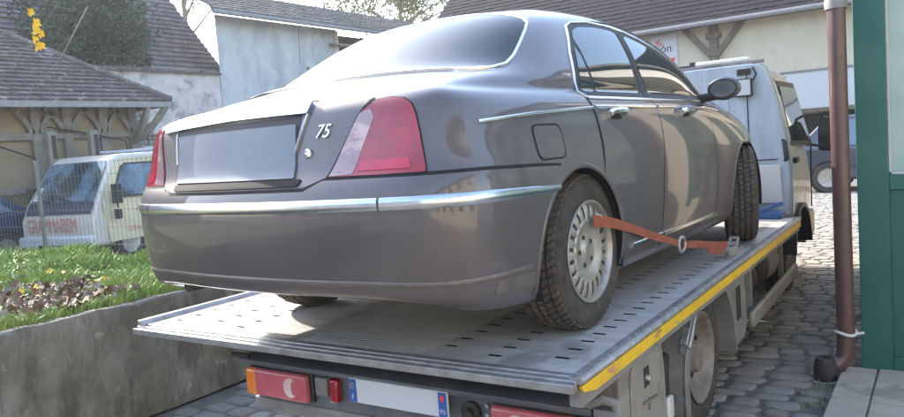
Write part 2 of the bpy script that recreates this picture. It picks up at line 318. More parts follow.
def patch(name, poly, fn, mat, parent, off=.002, depth=.006, step=.022, mirror=False, round_=0):
    if round_: poly=rnd(poly,round_)
    if mirror: poly=[(-a,b) if mirror=='u' else (a,b) for a,b in poly]
    bd=dens(poly,step); xs=[p[0] for p in bd]; ys=[p[1] for p in bd]
    P=np.array(bd); pts=[Vector(p) for p in bd]; n=len(bd)
    gx=np.arange(min(xs)+step*.5,max(xs),step); gy=np.arange(min(ys)+step*.5,max(ys),step)
    for x in gx:
        for y in gy:
            ins=False; j=n-1
            for i in range(n):
                if (P[i,1]>y)!=(P[j,1]>y) and x<(P[j,0]-P[i,0])*(y-P[i,1])/(P[j,1]-P[i,1])+P[i,0]: ins=not ins
                j=i
            if ins and (np.hypot(P[:,0]-x,P[:,1]-y).min()>step*.45): pts.append(Vector((x,y)))
    vo,_,fo,_,_,_=delaunay_2d_cdt(pts,[(i,(i+1)%n) for i in range(n)],[tuple(range(n))],1,1e-6)
    V=[];N=[]
    for p in vo:
        l,nn=fn(p.x,p.y); V.append(l+nn*off); N.append(nn)
    F=[tuple(f) for f in fo]
    # orientation
    a,b,c=[np.array(V[i]) for i in F[len(F)//2][:3]]
    if np.dot(np.cross(b-a,c-a),N[F[len(F)//2][0]])<0: F=[f[::-1] for f in F]
    # skirt along the boundary edges
    cnt={}
    for f in F:
        for i in range(len(f)):
            e=(f[i],f[(i+1)%len(f)]); cnt[e]=1
    be=[e for e in cnt if (e[1],e[0]) not in cnt]
    nv=len(V); idx={}; VV=list(V); NN=list(N)
    def low(i,dd):
        k=(i,dd)
        if k not in idx: idx[k]=len(VV); VV.append(V[i]-N[i]*(0 if dd==0 else depth)); NN.append(None)
        return idx[k]
    F2=[(low(e[1],0),low(e[0],0),low(e[0],1),low(e[1],1)) for e in be]
    me=bpy.data.meshes.new(name); me.from_pydata([tuple(v) for v in VV],[],F+F2)
    me.polygons.foreach_set('use_smooth',[True]*len(F)+[False]*len(F2))
    me.materials.append(MAT[mat])
    cn=[tuple(N[l.vertex_index]) if (l.vertex_index<nv) else (0,0,0) for l in me.loops]
    me.normals_split_custom_set(cn)
    o=bpy.data.objects.new(name,me); COL.objects.link(o); o.parent=parent; return o
def strip(name, pts, fn, w, h, mat, parent, closed=False, step=.03, flat=False, lift=0):
    """half-round trim of width w, height h along a line on the surface"""
    q=dens(pts,step,closed); L=[fn(*p) for p in q]; P=[Vector(l[0]) for l in L]; N=[Vector(l[1]) for l in L]; n=len(P); V=[]
    prof=[(-1,-.3),(-1,.45),(-.75,.85),(0,1),(.75,.85),(1,.45),(1,-.3)] if not flat else [(-1,-.5),(-1,1),(1,1),(1,-.5)]
    k=len(prof)
    for i in range(n):
        t=(P[(i+1)%n]-P[i-1]) if closed else (P[min(i+1,n-1)]-P[max(i-1,0)])
        t=t.normalized(); b=t.cross(N[i]).normalized()
        ww=w(i/max(1,n-1)) if callable(w) else w
        V += [P[i]+b*ww/2*u+N[i]*(h*v+lift) for u,v in prof]
    g=G(); F=[(i*k+j,i*k+j+1,((i+1)%n)*k+j+1,((i+1)%n)*k+j) for i in range(n if closed else n-1) for j in range(k-1)]
    if not closed: F += [tuple(range(k)),tuple(range((n-1)*k,n*k))[::-1]]
    g.add(V,F); return g.build(name,mat,parent,smooth=not flat)
def lwrap(s,z):
    l,n=wrap(s,z); return l,n
def lside(y,z):
    l,n=side(y,z); return l*np.array([-1,1,1]),n*np.array([-1,1,1])
SB=-.0277517
car=thing('saloon_car','dusty mauve-grey four-door saloon strapped down on the flatbed','car',(0,0,H),SB)
AR=[(-.12,.30,.36),(2.35,.30,.36)]                         # wheel arches (y, z, radius)
def make_body():
    V=CV.copy(); inside=np.zeros(len(V),bool)
    keep=[]
    cen=np.array([V[list(f)].mean(0) for f in CFACES])
    rm=np.zeros(len(CFACES),bool)
    for y,z,r in AR: rm|=(np.hypot(cen[:,1]-y,cen[:,2]-z)<r)&(np.abs(cen[:,0])>.6)
    F=[f for f,k in zip(CFACES,rm) if not k]
    used=set(i for f,k in zip(CFACES,rm) if k for i in f)&set(i for f in F for i in f)
    for i in used:
        for y,z,r in AR:
            d=math.hypot(V[i,1]-y,V[i,2]-z)
            if abs(d-r)<.05: V[i,1]=y+(V[i,1]-y)*r/d; V[i,2]=z+(V[i,2]-z)*r/d
    me=bpy.data.meshes.new('body'); me.from_pydata([tuple(v) for v in V],[],F)
    me.polygons.foreach_set('use_smooth',[True]*len(F)); me.materials.append(MAT['paint'])
    o=bpy.data.objects.new('body',me); COL.objects.link(o); o.parent=car
    bm=bmesh.new(); bm.from_mesh(me); bmesh.ops.delete(bm,geom=[v for v in bm.verts if not v.link_faces],context='VERTS'); bmesh.ops.recalc_face_normals(bm,faces=bm.faces); bm.to_mesh(me); bm.free()
    return o
body=make_body()
# wheel wells and arch lips
for y,z,r in AR:
    for sg in (-1,1):
        g=G(); g.lathe([(.880*sg,r+.001),(.60*sg,r+.001),(.598*sg,.0)],(0,y,z),'x',40,R(-14),R(194)); g.build('wheel_well','gap',body,smooth=True)
        pts=[]
        for k in range(0,45):
            a=R(-12+204*k/44); yy=y+math.cos(a)*(r+.006); zz=z+math.sin(a)*(r+.006)
            if zz>.20: pts.append((yy,zz))
        strip('arch_lip',pts,side if sg>0 else lside,.022,.005,'paint',body,step=.03)
g=G(); g.box(-.58,.58,-.45,2.9,.22,.30); g.build('underbody','dark_metal',car,bevel=.02)
g=G(); g.tube([(-.60,-.86,.275),(-.60,-.3,.26)],.030,14); g.box(-.70,-.45,-.62,-.3,.22,.30); g.build('exhaust','dark_metal',car,smooth=True)
# bumper
def arc(y,z,r,a0,a1,n=14): return [(y+math.cos(R(a0+(a1-a0)*k/n))*r, z+math.sin(R(a0+(a1-a0)*k/n))*r) for k in range(n+1)]
YS=1.746                                                   # side: s = y + YS
sideR=[(a+YS,b) for a,b in arc(-.12,.30,.374,98,180+2)]
poly=[(-.50,.693),(-.44,.663),(.32,.662),(.39,.693),(.75,.692),(.98,.692),(1.30,.682)]+sideR[:]+[(1.24,.286),(.95,.310),(.45,.320),(0,.320),(-.45,.320),(-.95,.310),(-1.24,.286)]+[(-a,b) for a,b in sideR[::-1]]+[(-1.30,.682),(-.98,.692),(-.75,.692)]
bumper=patch('rear_bumper',poly,wrap,'paint',car,.003,.02)
strip('panel_gap',[(-1.44,.678),(-1.30,.688),(-.98,.698),(-.75,.698),(-.50,.699),(-.44,.668),(.32,.667),(.39,.699),(.75,.698),(.98,.698),(1.30,.688),(1.46,.679)],wrap,.012,.0028,'gap',body,flat=True)
for a,b in ((-.612,.614),(.622,1.43),(-1.43,-.62)):
    n=12; strip('chrome_strip',[(a+(b-a)*k/n, .614-.014*max(0,(abs(a+(b-a)*k/n)-.8)/.6)) for k in range(n+1)],wrap,(lambda t,a=a,b=b: .040 if abs(a+(b-a)*t)<1.0 else .040-.018*min(1,(abs(a+(b-a)*t)-1.0)/.4)),.010,'chrome_soft',bumper)
strip('lower_crease',[(x,.360-.012*max(0,(abs(x)-.5)/.8)) for x in np.linspace(-1.22,1.22,30)],wrap,.02,.006,'paint_dusty',bumper)
patch('dirty_corner',[(1.02,.338),(1.225,.332),(1.235,.285),(1.0,.298)],wrap,'paint_dusty',bumper,.0042,.003)
# boot lid
lid=[(-.655,.928),(-.60,.955),(-.3,.968),(0,.97),(.25,.965),(.40,.958),(.545,.945),(.508,.900),(.464,.821),(.40,.703),(.32,.675),(-.44,.675),(-.535,.703),(-.60,.821)]
blid=patch('boot_lid',lid,wrap,'paint',car,.003,.01)
strip('panel_gap',[(.556,.948),(.515,.900),(.471,.821),(.406,.700),(.325,.668)],wrap,.010,.0028,'gap',body,flat=True)
strip('panel_gap',[(-.662,.928),(-.607,.821),(-.542,.700),(-.45,.668)],wrap,.010,.0028,'gap',body,flat=True)
lip=patch('lip_trim',[(-.60,.938),(-.45,.957),(-.1,.966),(.15,.963),(.292,.953),(.297,.915),(.15,.917),(-.1,.919),(-.45,.912),(-.60,.905)],wrap,'chrome_soft',blid,.017,.019,round_=.010)
strip('lip_gap_shadow',[(-.62,.946),(-.45,.963),(-.1,.972),(.15,.969),(.30,.960)],wrap,.008,.004,'gap',blid,flat=True)  # dark line paints the shadow in the groove between chrome lip and lid
patch('plate_recess',[(-.50,.910),(.262,.915),(.245,.70),(-.455,.70)],wrap,'black_plastic',blid,.0045,.002,round_=.01)  # black panel; its top edge also paints the shadow gap below the lip
patch('number_plate',[(-.475,.890),(.243,.886),(.262,.703),(-.428,.706)],wrap,'plate_blank',blid,.010,.008,round_=.006)
patch('boot_handle_strip',[(-.43,.700),(.30,.700),(.29,.678),(-.42,.678)],wrap,'gap',blid,.008,.008,round_=.008)
strip('plate_side_trim',[(.292,.915),(.274,.862),(.250,.790)],wrap,.010,.010,'chrome_soft',blid,lift=.004)
strip('plate_side_trim',[(-.492,.90),(-.474,.84),(-.455,.78)],wrap,.008,.008,'chrome',blid,lift=.004)
patch('badge_emblem',[(-.155,.9775),(-.055,.9785),(-.055,.9735),(-.155,.9725)],wrap,'chrome',blid,.004,.004)
def onback(s0,z0,off):
    def f(u,v,w):
        l,n=wrap(s0+u,z0+v); return l+n*(off+w)
    return f
lettering('75',.062,'chrome',blid,onback(.365,.852,.006),'badge',shear=.35,ext=.003)
l,n=wrap(.309,.785); g=G(); g.lathe([(0,.017),(.006,.017),(.008,.012),(.003,.010),(.003,.0001)],(0,0,0),'y',20)
k=g.build('boot_lock','chrome',blid,smooth=True); k.location=Vector(l+n*.002); k.rotation_euler=(0,0,math.pi)
# rear lamps
def lamp(sg):
    f=(lambda s,z: wrap(s,z)) if sg>0 else (lambda s,z:(wrap(s,z)))
    if sg>0:
        outer=[(.552,.925),(.58,.938),(.63,.942),(.69,.934),(.725,.915),(.742,.885),(.758,.82),(.778,.703),(.60,.702),(.412,.704),(.470,.821),(.515,.900)]
        red=[(.560,.918),(.585,.932),(.63,.936),(.688,.928),(.719,.911),(.735,.883),(.751,.82),(.770,.709),(.512,.709),(.545,.80),(.582,.895)]
        hot=[(.533,.750),(.715,.748),(.722,.716),(.520,.716)]
        cor=[(.722,.89),(.734,.882),(.768,.715),(.735,.715)]
    else:
        outer=[(-.655,.925),(-.70,.937),(-.76,.925),(-.80,.89),(-.815,.82),(-.83,.703),(-.70,.702),(-.545,.704),(-.607,.821)]
        red=[(-.690,.925),(-.75,.915),(-.785,.88),(-.80,.82),(-.815,.712),(-.640,.712),(-.660,.82)]
        hot=[(-.66,.752),(-.80,.75),(-.805,.716),(-.655,.716)]; cor=None
    o=patch('tail_lamp',outer,f,'lamp_red',car,.005,.01,round_=.012)
    patch('clear_lens',[outer[-3]]+[(a,b) for a,b in outer[-2:]]+([(.555,.912),(.575,.885),(.538,.80),(.505,.708)] if sg>0 else [(-.66,.915),(-.692,.915),(-.660,.82),(-.640,.712)][::-1]),f,'lamp_clear',o,.0062,.004) if sg>0 else patch('clear_lens',[(-.662,.912),(-.612,.821),(-.553,.709),(-.640,.709),(-.662,.82),(-.690,.912)],f,'lamp_clear',o,.0062,.004)
    patch('brake_lens',hot,f,'lamp_deep',o,.0078,.003,round_=.008)
    patch('inner_reflector',[(a*sg,b) for a,b in ([(.60,.875),(.70,.88),(.71,.845),(.59,.84)] if sg>0 else [(.70,.875),(.77,.88),(.79,.845),(.69,.84)])],f,'lamp_mid',o,.0058,.002,round_=.012)
    cl=outer+[outer[0]]; strip('lamp_seal',cl,f,.008,.004,'gap',o,flat=True)
lamp(1); lamp(-1)
# side trim and doors (right flank by side(), left flank mirrored)
for sg,fn in ((1,side),(-1,lside)):
    a=1
    rear=[(.118,.915),(.105,.80),(.098,.712)]+arc(-.12,.30,.378,58,-8,12)+[(.30,.215),(.69,.205),(.735,.55),(.80,.80),(.815,.915)]
    front=[(.825,.915),(.81,.80),(.745,.55),(.70,.205),(1.60,.215),(1.625,.6),(1.63,.90)]
    for nm,pl in (('rear_door',rear),('front_door',front)):
        d=patch(nm,pl,fn,'paint',car,.0028,.01)
        hy=.284 if nm=='rear_door' else 1.203
        strip('door_handle',[(hy-.09,.852),(hy-.04,.862),(hy+.04,.866),(hy+.10,.864)],fn,.030,.034,'chrome',d)
        patch('handle_recess',rnd([(hy-.05,.885),(hy+.07,.885),(hy+.07,.835),(hy-.05,.835)],.02),fn,'gap',d,.0035,.002)
        y0,y1=(.12,.80) if nm=='rear_door' else (.835,1.62)
        strip('waist_trim',[(y0,.888),(y1,.888)],fn,.016,.010,'chrome',d,lift=.002)
        strip('sill_trim',[(.33,.288),(.70,.284)] if nm=='rear_door' else [(.715,.284),(1.62,.270)],fn,.026,.014,'chrome',d,lift=.002)
    strip('panel_gap',[(.112,.93),(.099,.80),(.092,.712),(.088,.62)],fn,.009,.0024,'gap',body,flat=True)
    strip('panel_gap',[(.82,.93),(.805,.80),(.74,.55),(.695,.2)],fn,.010,.0024,'gap',body,flat=True)
    strip('panel_gap',[(1.636,.91),(1.632,.6),(1.606,.205)],fn,.010,.0024,'gap',body,flat=True)
    strip('waist_trim',[(-.72,.846),(-.4,.866),(.10,.886)],fn,.014,.009,'chrome',body)
    strip('waist_trim',[(1.64,.886),(1.9,.868)],fn,.010,.008,'chrome',body)
    if sg>0:
        ff=patch('fuel_flap',[(-.425,.822),(-.235,.822),(-.235,.708),(-.425,.708)],fn,'paint',car,.0028,.008,round_=.03)
        strip('flap_gap',rnd([(-.430,.827),(-.230,.827),(-.230,.703),(-.430,.703)],.034,5),fn,.006,.0024,'gap',ff,closed=True,flat=True)
    # glass: dark frame, panes, chrome surround
    fr=[(.12,.930),(.085,.955),(.10,1.0),(.20,1.13),(.31,1.225),(.35,1.262),(.42,1.285),(.62,1.306),(.82,1.303),(.97,1.290),(1.14,1.262),(1.30,1.222),(1.47,1.165),(1.62,1.098),(1.76,1.01),(1.85,.945),(1.82,.928),(.82,.926)]
    sf=patch('window_frame',fr,fn,'black_plastic',car,.0035,.006)
    q1=[(.14,.955),(.13,.975),(.205,1.08),(.275,1.165),(.285,1.12),(.262,1.04),(.238,.955)]
    q2=[(.262,.955),(.288,1.05),(.312,1.15),(.315,1.205),(.37,1.245),(.45,1.268),(.62,1.282),(.80,1.280),(.85,1.27),(.815,1.12),(.735,.955)]
    q3=[(.865,.955),(.895,1.10),(.93,1.25),(.97,1.264),(1.13,1.236),(1.29,1.197),(1.46,1.140),(1.60,1.075),(1.73,.995),(1.76,.955)]
    for nm,q in (('quarter_glass',q1),('rear_door_glass',q2),('front_door_glass',q3)): patch(nm,q,fn,'car_glass',sf,.0055,.003,round_=.012)
    strip('pillar_trim',[(.80,.942),(.855,1.12),(.892,1.275)],fn,.030,.006,'black_plastic',sf)
    strip('window_chrome',[(.12,.930),(.083,.955),(.098,1.0),(.198,1.132),(.30,1.225),(.345,1.266),(.42,1.290),(.62,1.311),(.82,1.308),(.97,1.295),(1.14,1.267),(1.30,1.227),(1.47,1.170),(1.62,1.103),(1.76,1.015),(1.85,.95)],fn,.011,.009,'chrome',sf)
    strip('waist_chrome',[(.12,.929),(.82,.925),(1.72,.927)],fn,.013,.009,'chrome',sf)
    # mirror
    mx=.93*sg; mr=G()
    def ell(u,v): 
        a=2*math.pi*u; b=math.pi*v; return (mx+.094*math.sin(b)*math.cos(a), 1.70-.065*math.cos(b)*(1 if math.cos(b)<0 else .35), .985+.066*math.sin(b)*math.sin(a))
    v,f=ngrid(ell,28,16); mr.add(v,f); mm=mr.build('door_mirror','paint',car,smooth='all')
    g=G(); g.add([(mx+.081*math.cos(t),1.678,.985+.054*math.sin(t)) for t in np.linspace(0,2*math.pi,28,endpoint=False)],[tuple(range(28))]); g.build('mirror_rim','black_plastic',mm,fix=False)
    g=G(); g.add([(mx+.071*math.cos(t),1.6765,.985+.046*math.sin(t)) for t in np.linspace(0,2*math.pi,28,endpoint=False)],[tuple(range(28))]); g.build('mirror_glass','chrome',mm,fix=False)
    g=G(); g.tube([(.76*sg,1.73,.935),(.82*sg,1.72,.945),(.90*sg,1.71,.955)],[.032,.026,.03],10); g.build('mirror_arm','black_plastic',mm,smooth=True)
# rear window, windscreen
rh=[(0,-.53),(.2,-.525),(.40,-.505),(.55,-.47),(.625,-.42),(.662,-.35),(.672,-.27),(.655,-.18),(.625,-.07),(.595,.03),(.567,.10),(.535,.13),(.46,.145),(.34,.155),(.2,.16),(0,.165)]
rw=rh+[(-a,b) for a,b in rh[1:-1][::-1]]
rwg=patch('rear_window',rw,top,'rear_glass',car,.004,.006,step=.03)
strip('window_chrome',dens(rw,.04),top,.014,.010,'chrome',rwg,closed=True)
ws=[(-.60,2.03),(-.3,2.15),(0,2.17),(.3,2.15),(.60,2.03),(.55,1.75),(.47,1.50),(.25,1.55),(0,1.56),(-.25,1.55),(-.47,1.50),(-.55,1.75)]
patch('windscreen',ws,top,'car_glass',car,.004,.006,step=.035)
strip('drip_rail',[(.590,.62),(.585,.8),(.575,1.1),(.59,1.4),(.64,1.75)],top,.006,.003,'gap',body,flat=True)
# wheels: outward is +x
def make_wheel():
    w=bpy.data.objects.new('wheel',None); COL.objects.link(w); w.parent=car; w.empty_display_size=.1
    g=G(); g.lathe([(-.085,.20),(-.098,.225),(-.100,.255),(-.096,.285),(-.086,.303),(-.07,.3055),(.07,.3055),(.086,.300),(.096,.285),(.100,.262),(.1015,.258),(.100,.240),(.0985,.236),(.098,.222),(.088,.204)],n=72); g.build('tyre','rubber',w,smooth=True)
    g=G(); n=62
    for k in range(n):
        for r,(xc,ww,sk) in enumerate(((-.073,.026,.5),(-.036,.024,.35),(0,.020,0),(.036,.024,-.35),(.073,.026,-.5))):
            a=2*math.pi*(k+(.5 if r%2 else 0))/n; da=2*math.pi/n*.35; rr=.3175-(.0045 if abs(xc)>.05 else 0); V=[]
            for rad in (.300,rr):
                for dx,d2 in ((-1,-1),(1,-1),(1,1),(-1,1)):
                    aa=a+da*d2+sk*dx*da*1.5; V.append((xc+dx*ww/2,math.cos(aa)*(rad-(.006 if dx*xc>0 and abs(xc)>.05 else 0)),math.sin(aa)*(rad-(.006 if dx*xc>0 and abs(xc)>.05 else 0))))
            g.add(V,[(4,5,6,7),(0,1,5,4),(1,2,6,5),(2,3,7,6),(3,0,4,7)])
    g.build('tread','rubber_tread',w)
    g=G(); g.lathe([(.088,.203),(.094,.207),(.098,.205),(.098,.198),(.086,.190),(.072,.186),(.05,.184),(-.06,.184)],n=64)
    rim=g.build('rim','alloy',w,smooth=True)
    g=G(); g.lathe([(.03,.184),(.03,.01)],n=32); g.build('brake_disc','dark_metal',w)
    g=G(); ns=20
    for k in range(ns):
        a=2*math.pi*k/ns; V=[]
        for r,x,hw in ((.118,.082,.0125),(.150,.084,.0155),(.178,.078,.0200),(.190,.072,.022)):
            for d in (-1,1):
                V.append((x,r*math.cos(a)-d*hw*math.sin(a),r*math.sin(a)+d*hw*math.cos(a)))
            V.append((x+.006,r*math.cos(a),r*math.sin(a)))
            for d in (-1,1):
                V.append((x-.028,r*math.cos(a)-d*hw*.8*math.sin(a),r*math.sin(a)+d*hw*.8*math.cos(a)))
        F=[]
        for j in range(3):
            o=j*5; F += [(o,o+2,o+7,o+5),(o+2,o+1,o+6,o+7),(o,o+5,o+8,o+3),(o+1,o+4,o+9,o+6)]
        g.add(V,F)
    g.build('spokes','alloy',rim,smooth=True)
    g=G(); g.lathe([(.050,.130),(.082,.130),(.087,.122),(.084,.105),(.074,.085),(.070,.070),(.072,.045),(.080,.036),(.082,.030),(.086,.028),(.087,.015),(.087,.0005)],n=48); g.build('hub','alloy',rim,smooth=True)
    for k in range(5):
        g=G(); a=2*math.pi*k/5+.3; g.lathe([(.060,.0095),(.0745,.0095),(.0735,.007),(.0715,.0005)],(0,.058*math.cos(a),.058*math.sin(a)),n=10); g.build('wheel_bolt','dark_metal',rim,smooth=True)
    return w
w0=make_wheel(); w0.location=(.7525,0,.3155)
for loc,rz in (((-.7525,0,.3155),math.pi),((.80,2.44,.3155),R(17)),((-.74,2.44,.3155),math.pi+R(14))):
    w=dup(w0,car); w.location=loc; w.rotation_euler=(0,0,rz)
w0.rotation_euler=(R(17),0,0)
# ================================================================ the recovery truck (coordinates in metres, z from the ground)
tr=thing('recovery_truck','flatbed recovery truck with yellow side strip and pale cab, carrying the saloon','truck',(0,0,0))
BL,BR,BY0,BY1=-1.37,1.045,-.66,3.62
def deck():
    # slots: three rows near each long edge, real cut-outs
    rows=[(-1.25,-1.195),(-1.0,-.945),(-.78,-.725),(.39,.445),(.62,.675),(.865,.92)]
    xs=sorted(set([BL+.03]+[v for r in rows for v in r]+[-1.1,-.5,-.2,.1,.25,.52,.76,BR-.03]))
    ys=[BY0+.075]; y=BY0+.16; slots=[]
    i=0
    while y<BY1-.1:
        ys += [y,y+.019]; slots.append((y,y+.019,i%2)); y+=.056; i+=1
    ys.append(BY1); ys=sorted(ys); xi={x:i for i,x in enumerate(xs)}
    V=[(x,y,H) for y in ys for x in xs]; F=[]; n=len(xs); W=[]
    sl={round(float(a),4):p for a,b,p in slots}
    for j in range(len(ys)-1):
        for i in range(n-1):
            k=next((q for q,r in enumerate(rows) if abs(r[0]-xs[i])<1e-6),None)
            if k is not None and round(ys[j],4) in sl and sl[round(ys[j],4)]==k%2: W.append((i,j)); continue
            F.append((j*n+i,j*n+i+1,(j+1)*n+i+1,(j+1)*n+i))
    g=G(); g.add(V,F)
    for i,j in []:
        a,b,c,d=[(xs[i],ys[j]),(xs[i+1],ys[j]),(xs[i+1],ys[j+1]),(xs[i],ys[j+1])]
        for p,q in ((a,b),(b,c),(c,d),(d,a)): g.add([(*p,H),(*q,H),(*q,H-.012),(*p,H-.012)],[(0,1,2,3)])
    o=g.build('deck','deck',tr,fix=False)
    g=G(); g.box(BL+.03,BR-.03,BY0+.075,BY1,H-.05,H-.016); g.build('deck_underside','dark_metal',o)
    return o
dk=deck()
for k,(a,b,z) in enumerate(((BY0,BY0+.022,H-.014),(BY0+.024,BY0+.046,H-.006),(BY0+.048,BY0+.074,H+.001))):
    g=G(); g.box(BL,BR-.01,a,b,H-.045,z); g.build('tail_extrusion','deck_edge',tr,bevel=.004)
g=G(); 
for y in np.arange(BY0+.10,BY1-.05,.028): g.box(-.70,.36,y,y+.010,H+.0003,H+.0016)
g.build('tread_rib','deck',dk)
# side rails
g=G(); g.prism([(BR-.035,H-.02),(BR-.035,H+.006),(BR+.004,H+.006),(BR+.012,H-.004),(BR+.012,H-.018),(BR+.002,H-.02)],BY0+.03,BY1); g.build('side_rail','deck_edge',tr,bevel=.002,seg=1)
g=G()
y=BY0+.06
while y<BY1-.05: g.box(BR-.027,BR-.006,y,y+.018,H+.0055,H+.0105); y+=.036
g.build('rail_teeth','deck_edge',tr)
g=G(); g.prism([(BY0+.03,H-.024),(BY1,H-.024),(BY1,H-.070),(BY0+.15,H-.070),(BY0+.05,H-.048)],BR-.004,BR+.007,'x'); st=g.build('yellow_side_strip','yellow_strip',tr)
g=G(); g.prism([(BY0+.25,H-.040),(BY0+.30,H-.028),(BY0+.30,H-.062)],BR+.007,BR+.0085,'x'); g.build('warning_triangle','red_letters',st)
g=G(); g.box(BR-.05,BR-.006,BY0+.05,BY1,H-.105,H-.024); g.build('side_beam','truck_grey',tr,bevel=.004)
g=G(); g.prism([(BL,H-.04),(BL,H+.022),(BL+.03,H+.022),(BL+.05,H+.002),(BL+.05,H-.04)],BY0+.03,BY1); g.build('side_rail','deck_edge',tr,bevel=.004)
# under the deck: cross members, chassis rails, hoses
g=G()
for x in (-.48,.28): g.box(x,x+.08,-.28,5.4,.42,.60)
g.build('chassis_rail','dark_metal',tr)
g=G()
for x in (-.62,.36): g.box(x,x+.07,-.2,3.6,.62,.745)
for y in np.arange(-.35,3.5,.45): g.box(-1.25,.98,y,y+.06,.70,.748)
g.build('subframe','dark_metal',tr)
g=G(); g.tube([(-.95,-.33,.70),(-.75,-.28,.665),(-.55,-.28,.66),(-.42,-.30,.70)],.035,10); g.build('hose','cast_iron',tr,smooth=True); g=G(); g.tube([(-.30,-.24,.69),(.2,-.22,.66),(.5,-.22,.66)],.03,10); g.build('hose','cast_iron',tr,smooth=True)
g=G(); g.box(-.08,.16,-.30,-.18,.645,.735); g.build('deck_bracket','bumper_blue',tr,bevel=.01)
g=G(); g.box(-.42,-.18,-.34,-.24,.68,.74); g.build('deck_bracket','truck_grey',tr,bevel=.01)
# rear underrun bumper
by=-.36
bp=G(); bp.prism([(by-.02,.575),(by-.03,.60),(by+.01,.612),(by+.10,.612),(by+.10,.575)],-.93,.96,'x'); bar=bp.build('bumper_bar','bumper_blue',tr,bevel=.004)
g=G(); g.box(-.89,.95,by+.02,by+.10,.40,.574); g.build('bumper_beam','bumper_blue',tr,bevel=.01)
g=G(); g.box(-.9,.95,by+.03,by+.09,.33,.395); g.build('bumper_beam','truck_grey',tr,bevel=.01)
g=G(); g.tube([(-.955,by-.03,.618),(-.90,by-.03,.622),(-.86,by-.01,.612)],.014,8); g.build('bar_end','cast_iron',tr,smooth=True)
g=G(); g.tube([(.93,by+.0,.60),(1.0,by+.01,.635),(1.045,by+.02,.62),(1.05,by+.02,.55),(1.02,by+.02,.50)],.020,10); g.box(.97,1.05,by-.01,by+.05,.52,.60); g.build('bar_end','truck_grey',tr,smooth=True)
def tlamp(x0,x1,sg):
    o=None; g=G(); g.box(x0-.008,x1+.008,by-.005,by+.02,.425,.575); hs=g.build('tail_lamp','black_plastic',tr,bevel=.01)
    g=G(); g.box(x0,x1,by-.045,by-.004,.432,.566); g.build('lens','lamp_red' if 0 else MAT['pink_lens'],hs,bevel=.016,seg=3)
    a,b=(x0-.004,x0+.075) if sg<0 else (x1-.07,x1+.004)
    g=G(); g.box(a,b,by-.049,by-.006,.430,.568); g.build('indicator_lens','amber',hs,bevel=.018,seg=3)
    cx=(x0+x1)/2+(.085 if sg<0 else -.09); P=[]
    for k in range(13): t=R(60+240*k/12) if sg<0 else R(60+240*k/12); P.append((cx+.045*math.cos(t)+.02,.5+.048*math.sin(t)))
    for k in range(12,-1,-1): t=R(60+240*k/12); P.append((cx+.014*math.cos(t)+.040,.5+.034*math.sin(t)))
    g=G(); g.prism(P,by-.0475,by-.044); g.build('reversing_lens',MAT['pale_lens'],hs)
    return hs
M('pale_lens',(.60,.40,.38),(.70,.55,.52),sc=12,rough=.4,coat=.3)
M('pink_lens',(.55,.13,.15),(.46,.09,.11),sc=8,rough=.35,coat=.4)
tlamp(-.86,-.45,-1); tlamp(.55,.93,1)
g=G(); g.box(-.415,-.34,by-.02,by+.02,.47,.56); m1=g.build('marker_lamp','truck_grey',tr,bevel=.01)
g=G(); g.box(-.325,-.275,by-.02,by+.02,.45,.56); g.build('marker_lamp','lamp_red',tr,bevel=.01)
npl=G(); npl.box(-.19,.345,by-.03,by-.018,.478,.588); pl=npl.build('number_plate','plate_white',tr,bevel=.004)
for a,b,t,sz in ((-.185,-.145,'F',.034),(.30,.34,'95',.030)):
    g=G(); g.box(a,b,by-.0325,by-.0305,.482,.584); sq=g.build('plate_band','plate_blue',pl)
    lettering(t,sz,'plate_white',pl,lambda u,v,w,a=a,b=b:((a+b)/2+u,by-.0335-w*.3,.503+v),'plate_lettering',ext=.001)
g=G(); g.lathe([(by-.0345,.012),(by-.0345,.009)],(-.165,0,.555),'y',12); g.build('star_ring','yellow_strip',pl)
g=G(); g.box(.31,.33,by-.0345,by-.033,.548,.572); g.build('region_emblem','sign_red',pl)
g=G(); g.lathe([(0,.0),(0,.045),(-.02,.045),(-.02,.02),(-.04,.018),(-.04,.0)],(.43,by+.02,.505),'y',20); g.build('trailer_socket','cast_iron',tr,smooth=True)
for z in (.54,.50,.45):
    g=G(); g.lathe([(0,.011),(-.008,.009),(-.008,0.0001)],(.505,by+.018,z),'y',10); g.build('bolt','steel',tr,smooth=True)
# right side equipment
X=.955
g=G(); pts=[]
box=rnd([(-.08,.14),(-.08,.60),(-.03,.685),(.08,.712),(.30,.712),(.44,.66),(.47,.50),(.47,.14)],.06,5)
g.prism(box,X-.30,X,'x'); tb=g.build('toolbox','grey_plastic',tr,bevel=.012,seg=3)
g=G(); g.prism(rnd([(.02,.17),(.02,.60),(.10,.665),(.29,.665),(.38,.62),(.40,.17)],.04,4),X,X+.008,'x'); g.build('toolbox_door','grey_plastic',tb,bevel=.004)
g=G(); g.box(X+.002,X+.011,.17,.235,.50,.585); g.build('latch_recess','cast_iron',tb,bevel=.003)
g=G(); g.lathe([(.008,.0),(.022,.013),(.008,.016)],(X,.20,.54),'x',12); g.build('latch','steel',tb,smooth=True)
g=G(); g.beam((X+.014,.14,.445),(X+.016,.30,.43),.012,.010); g.beam((X+.014,.21,.45),(X+.014,.205,.40),.012,.010); g.build('latch_handle','timber_grey',tb)
g=G(); g.box(X-.02,X+.006,.485,.56,.24,.35); g.build('side_reflector','white_lamp',tr,bevel=.01)
g=G(); g.box(.6,X-.03,.48,.80,.20,.52); g.build('battery_box','cast_iron',tr,bevel=.02)
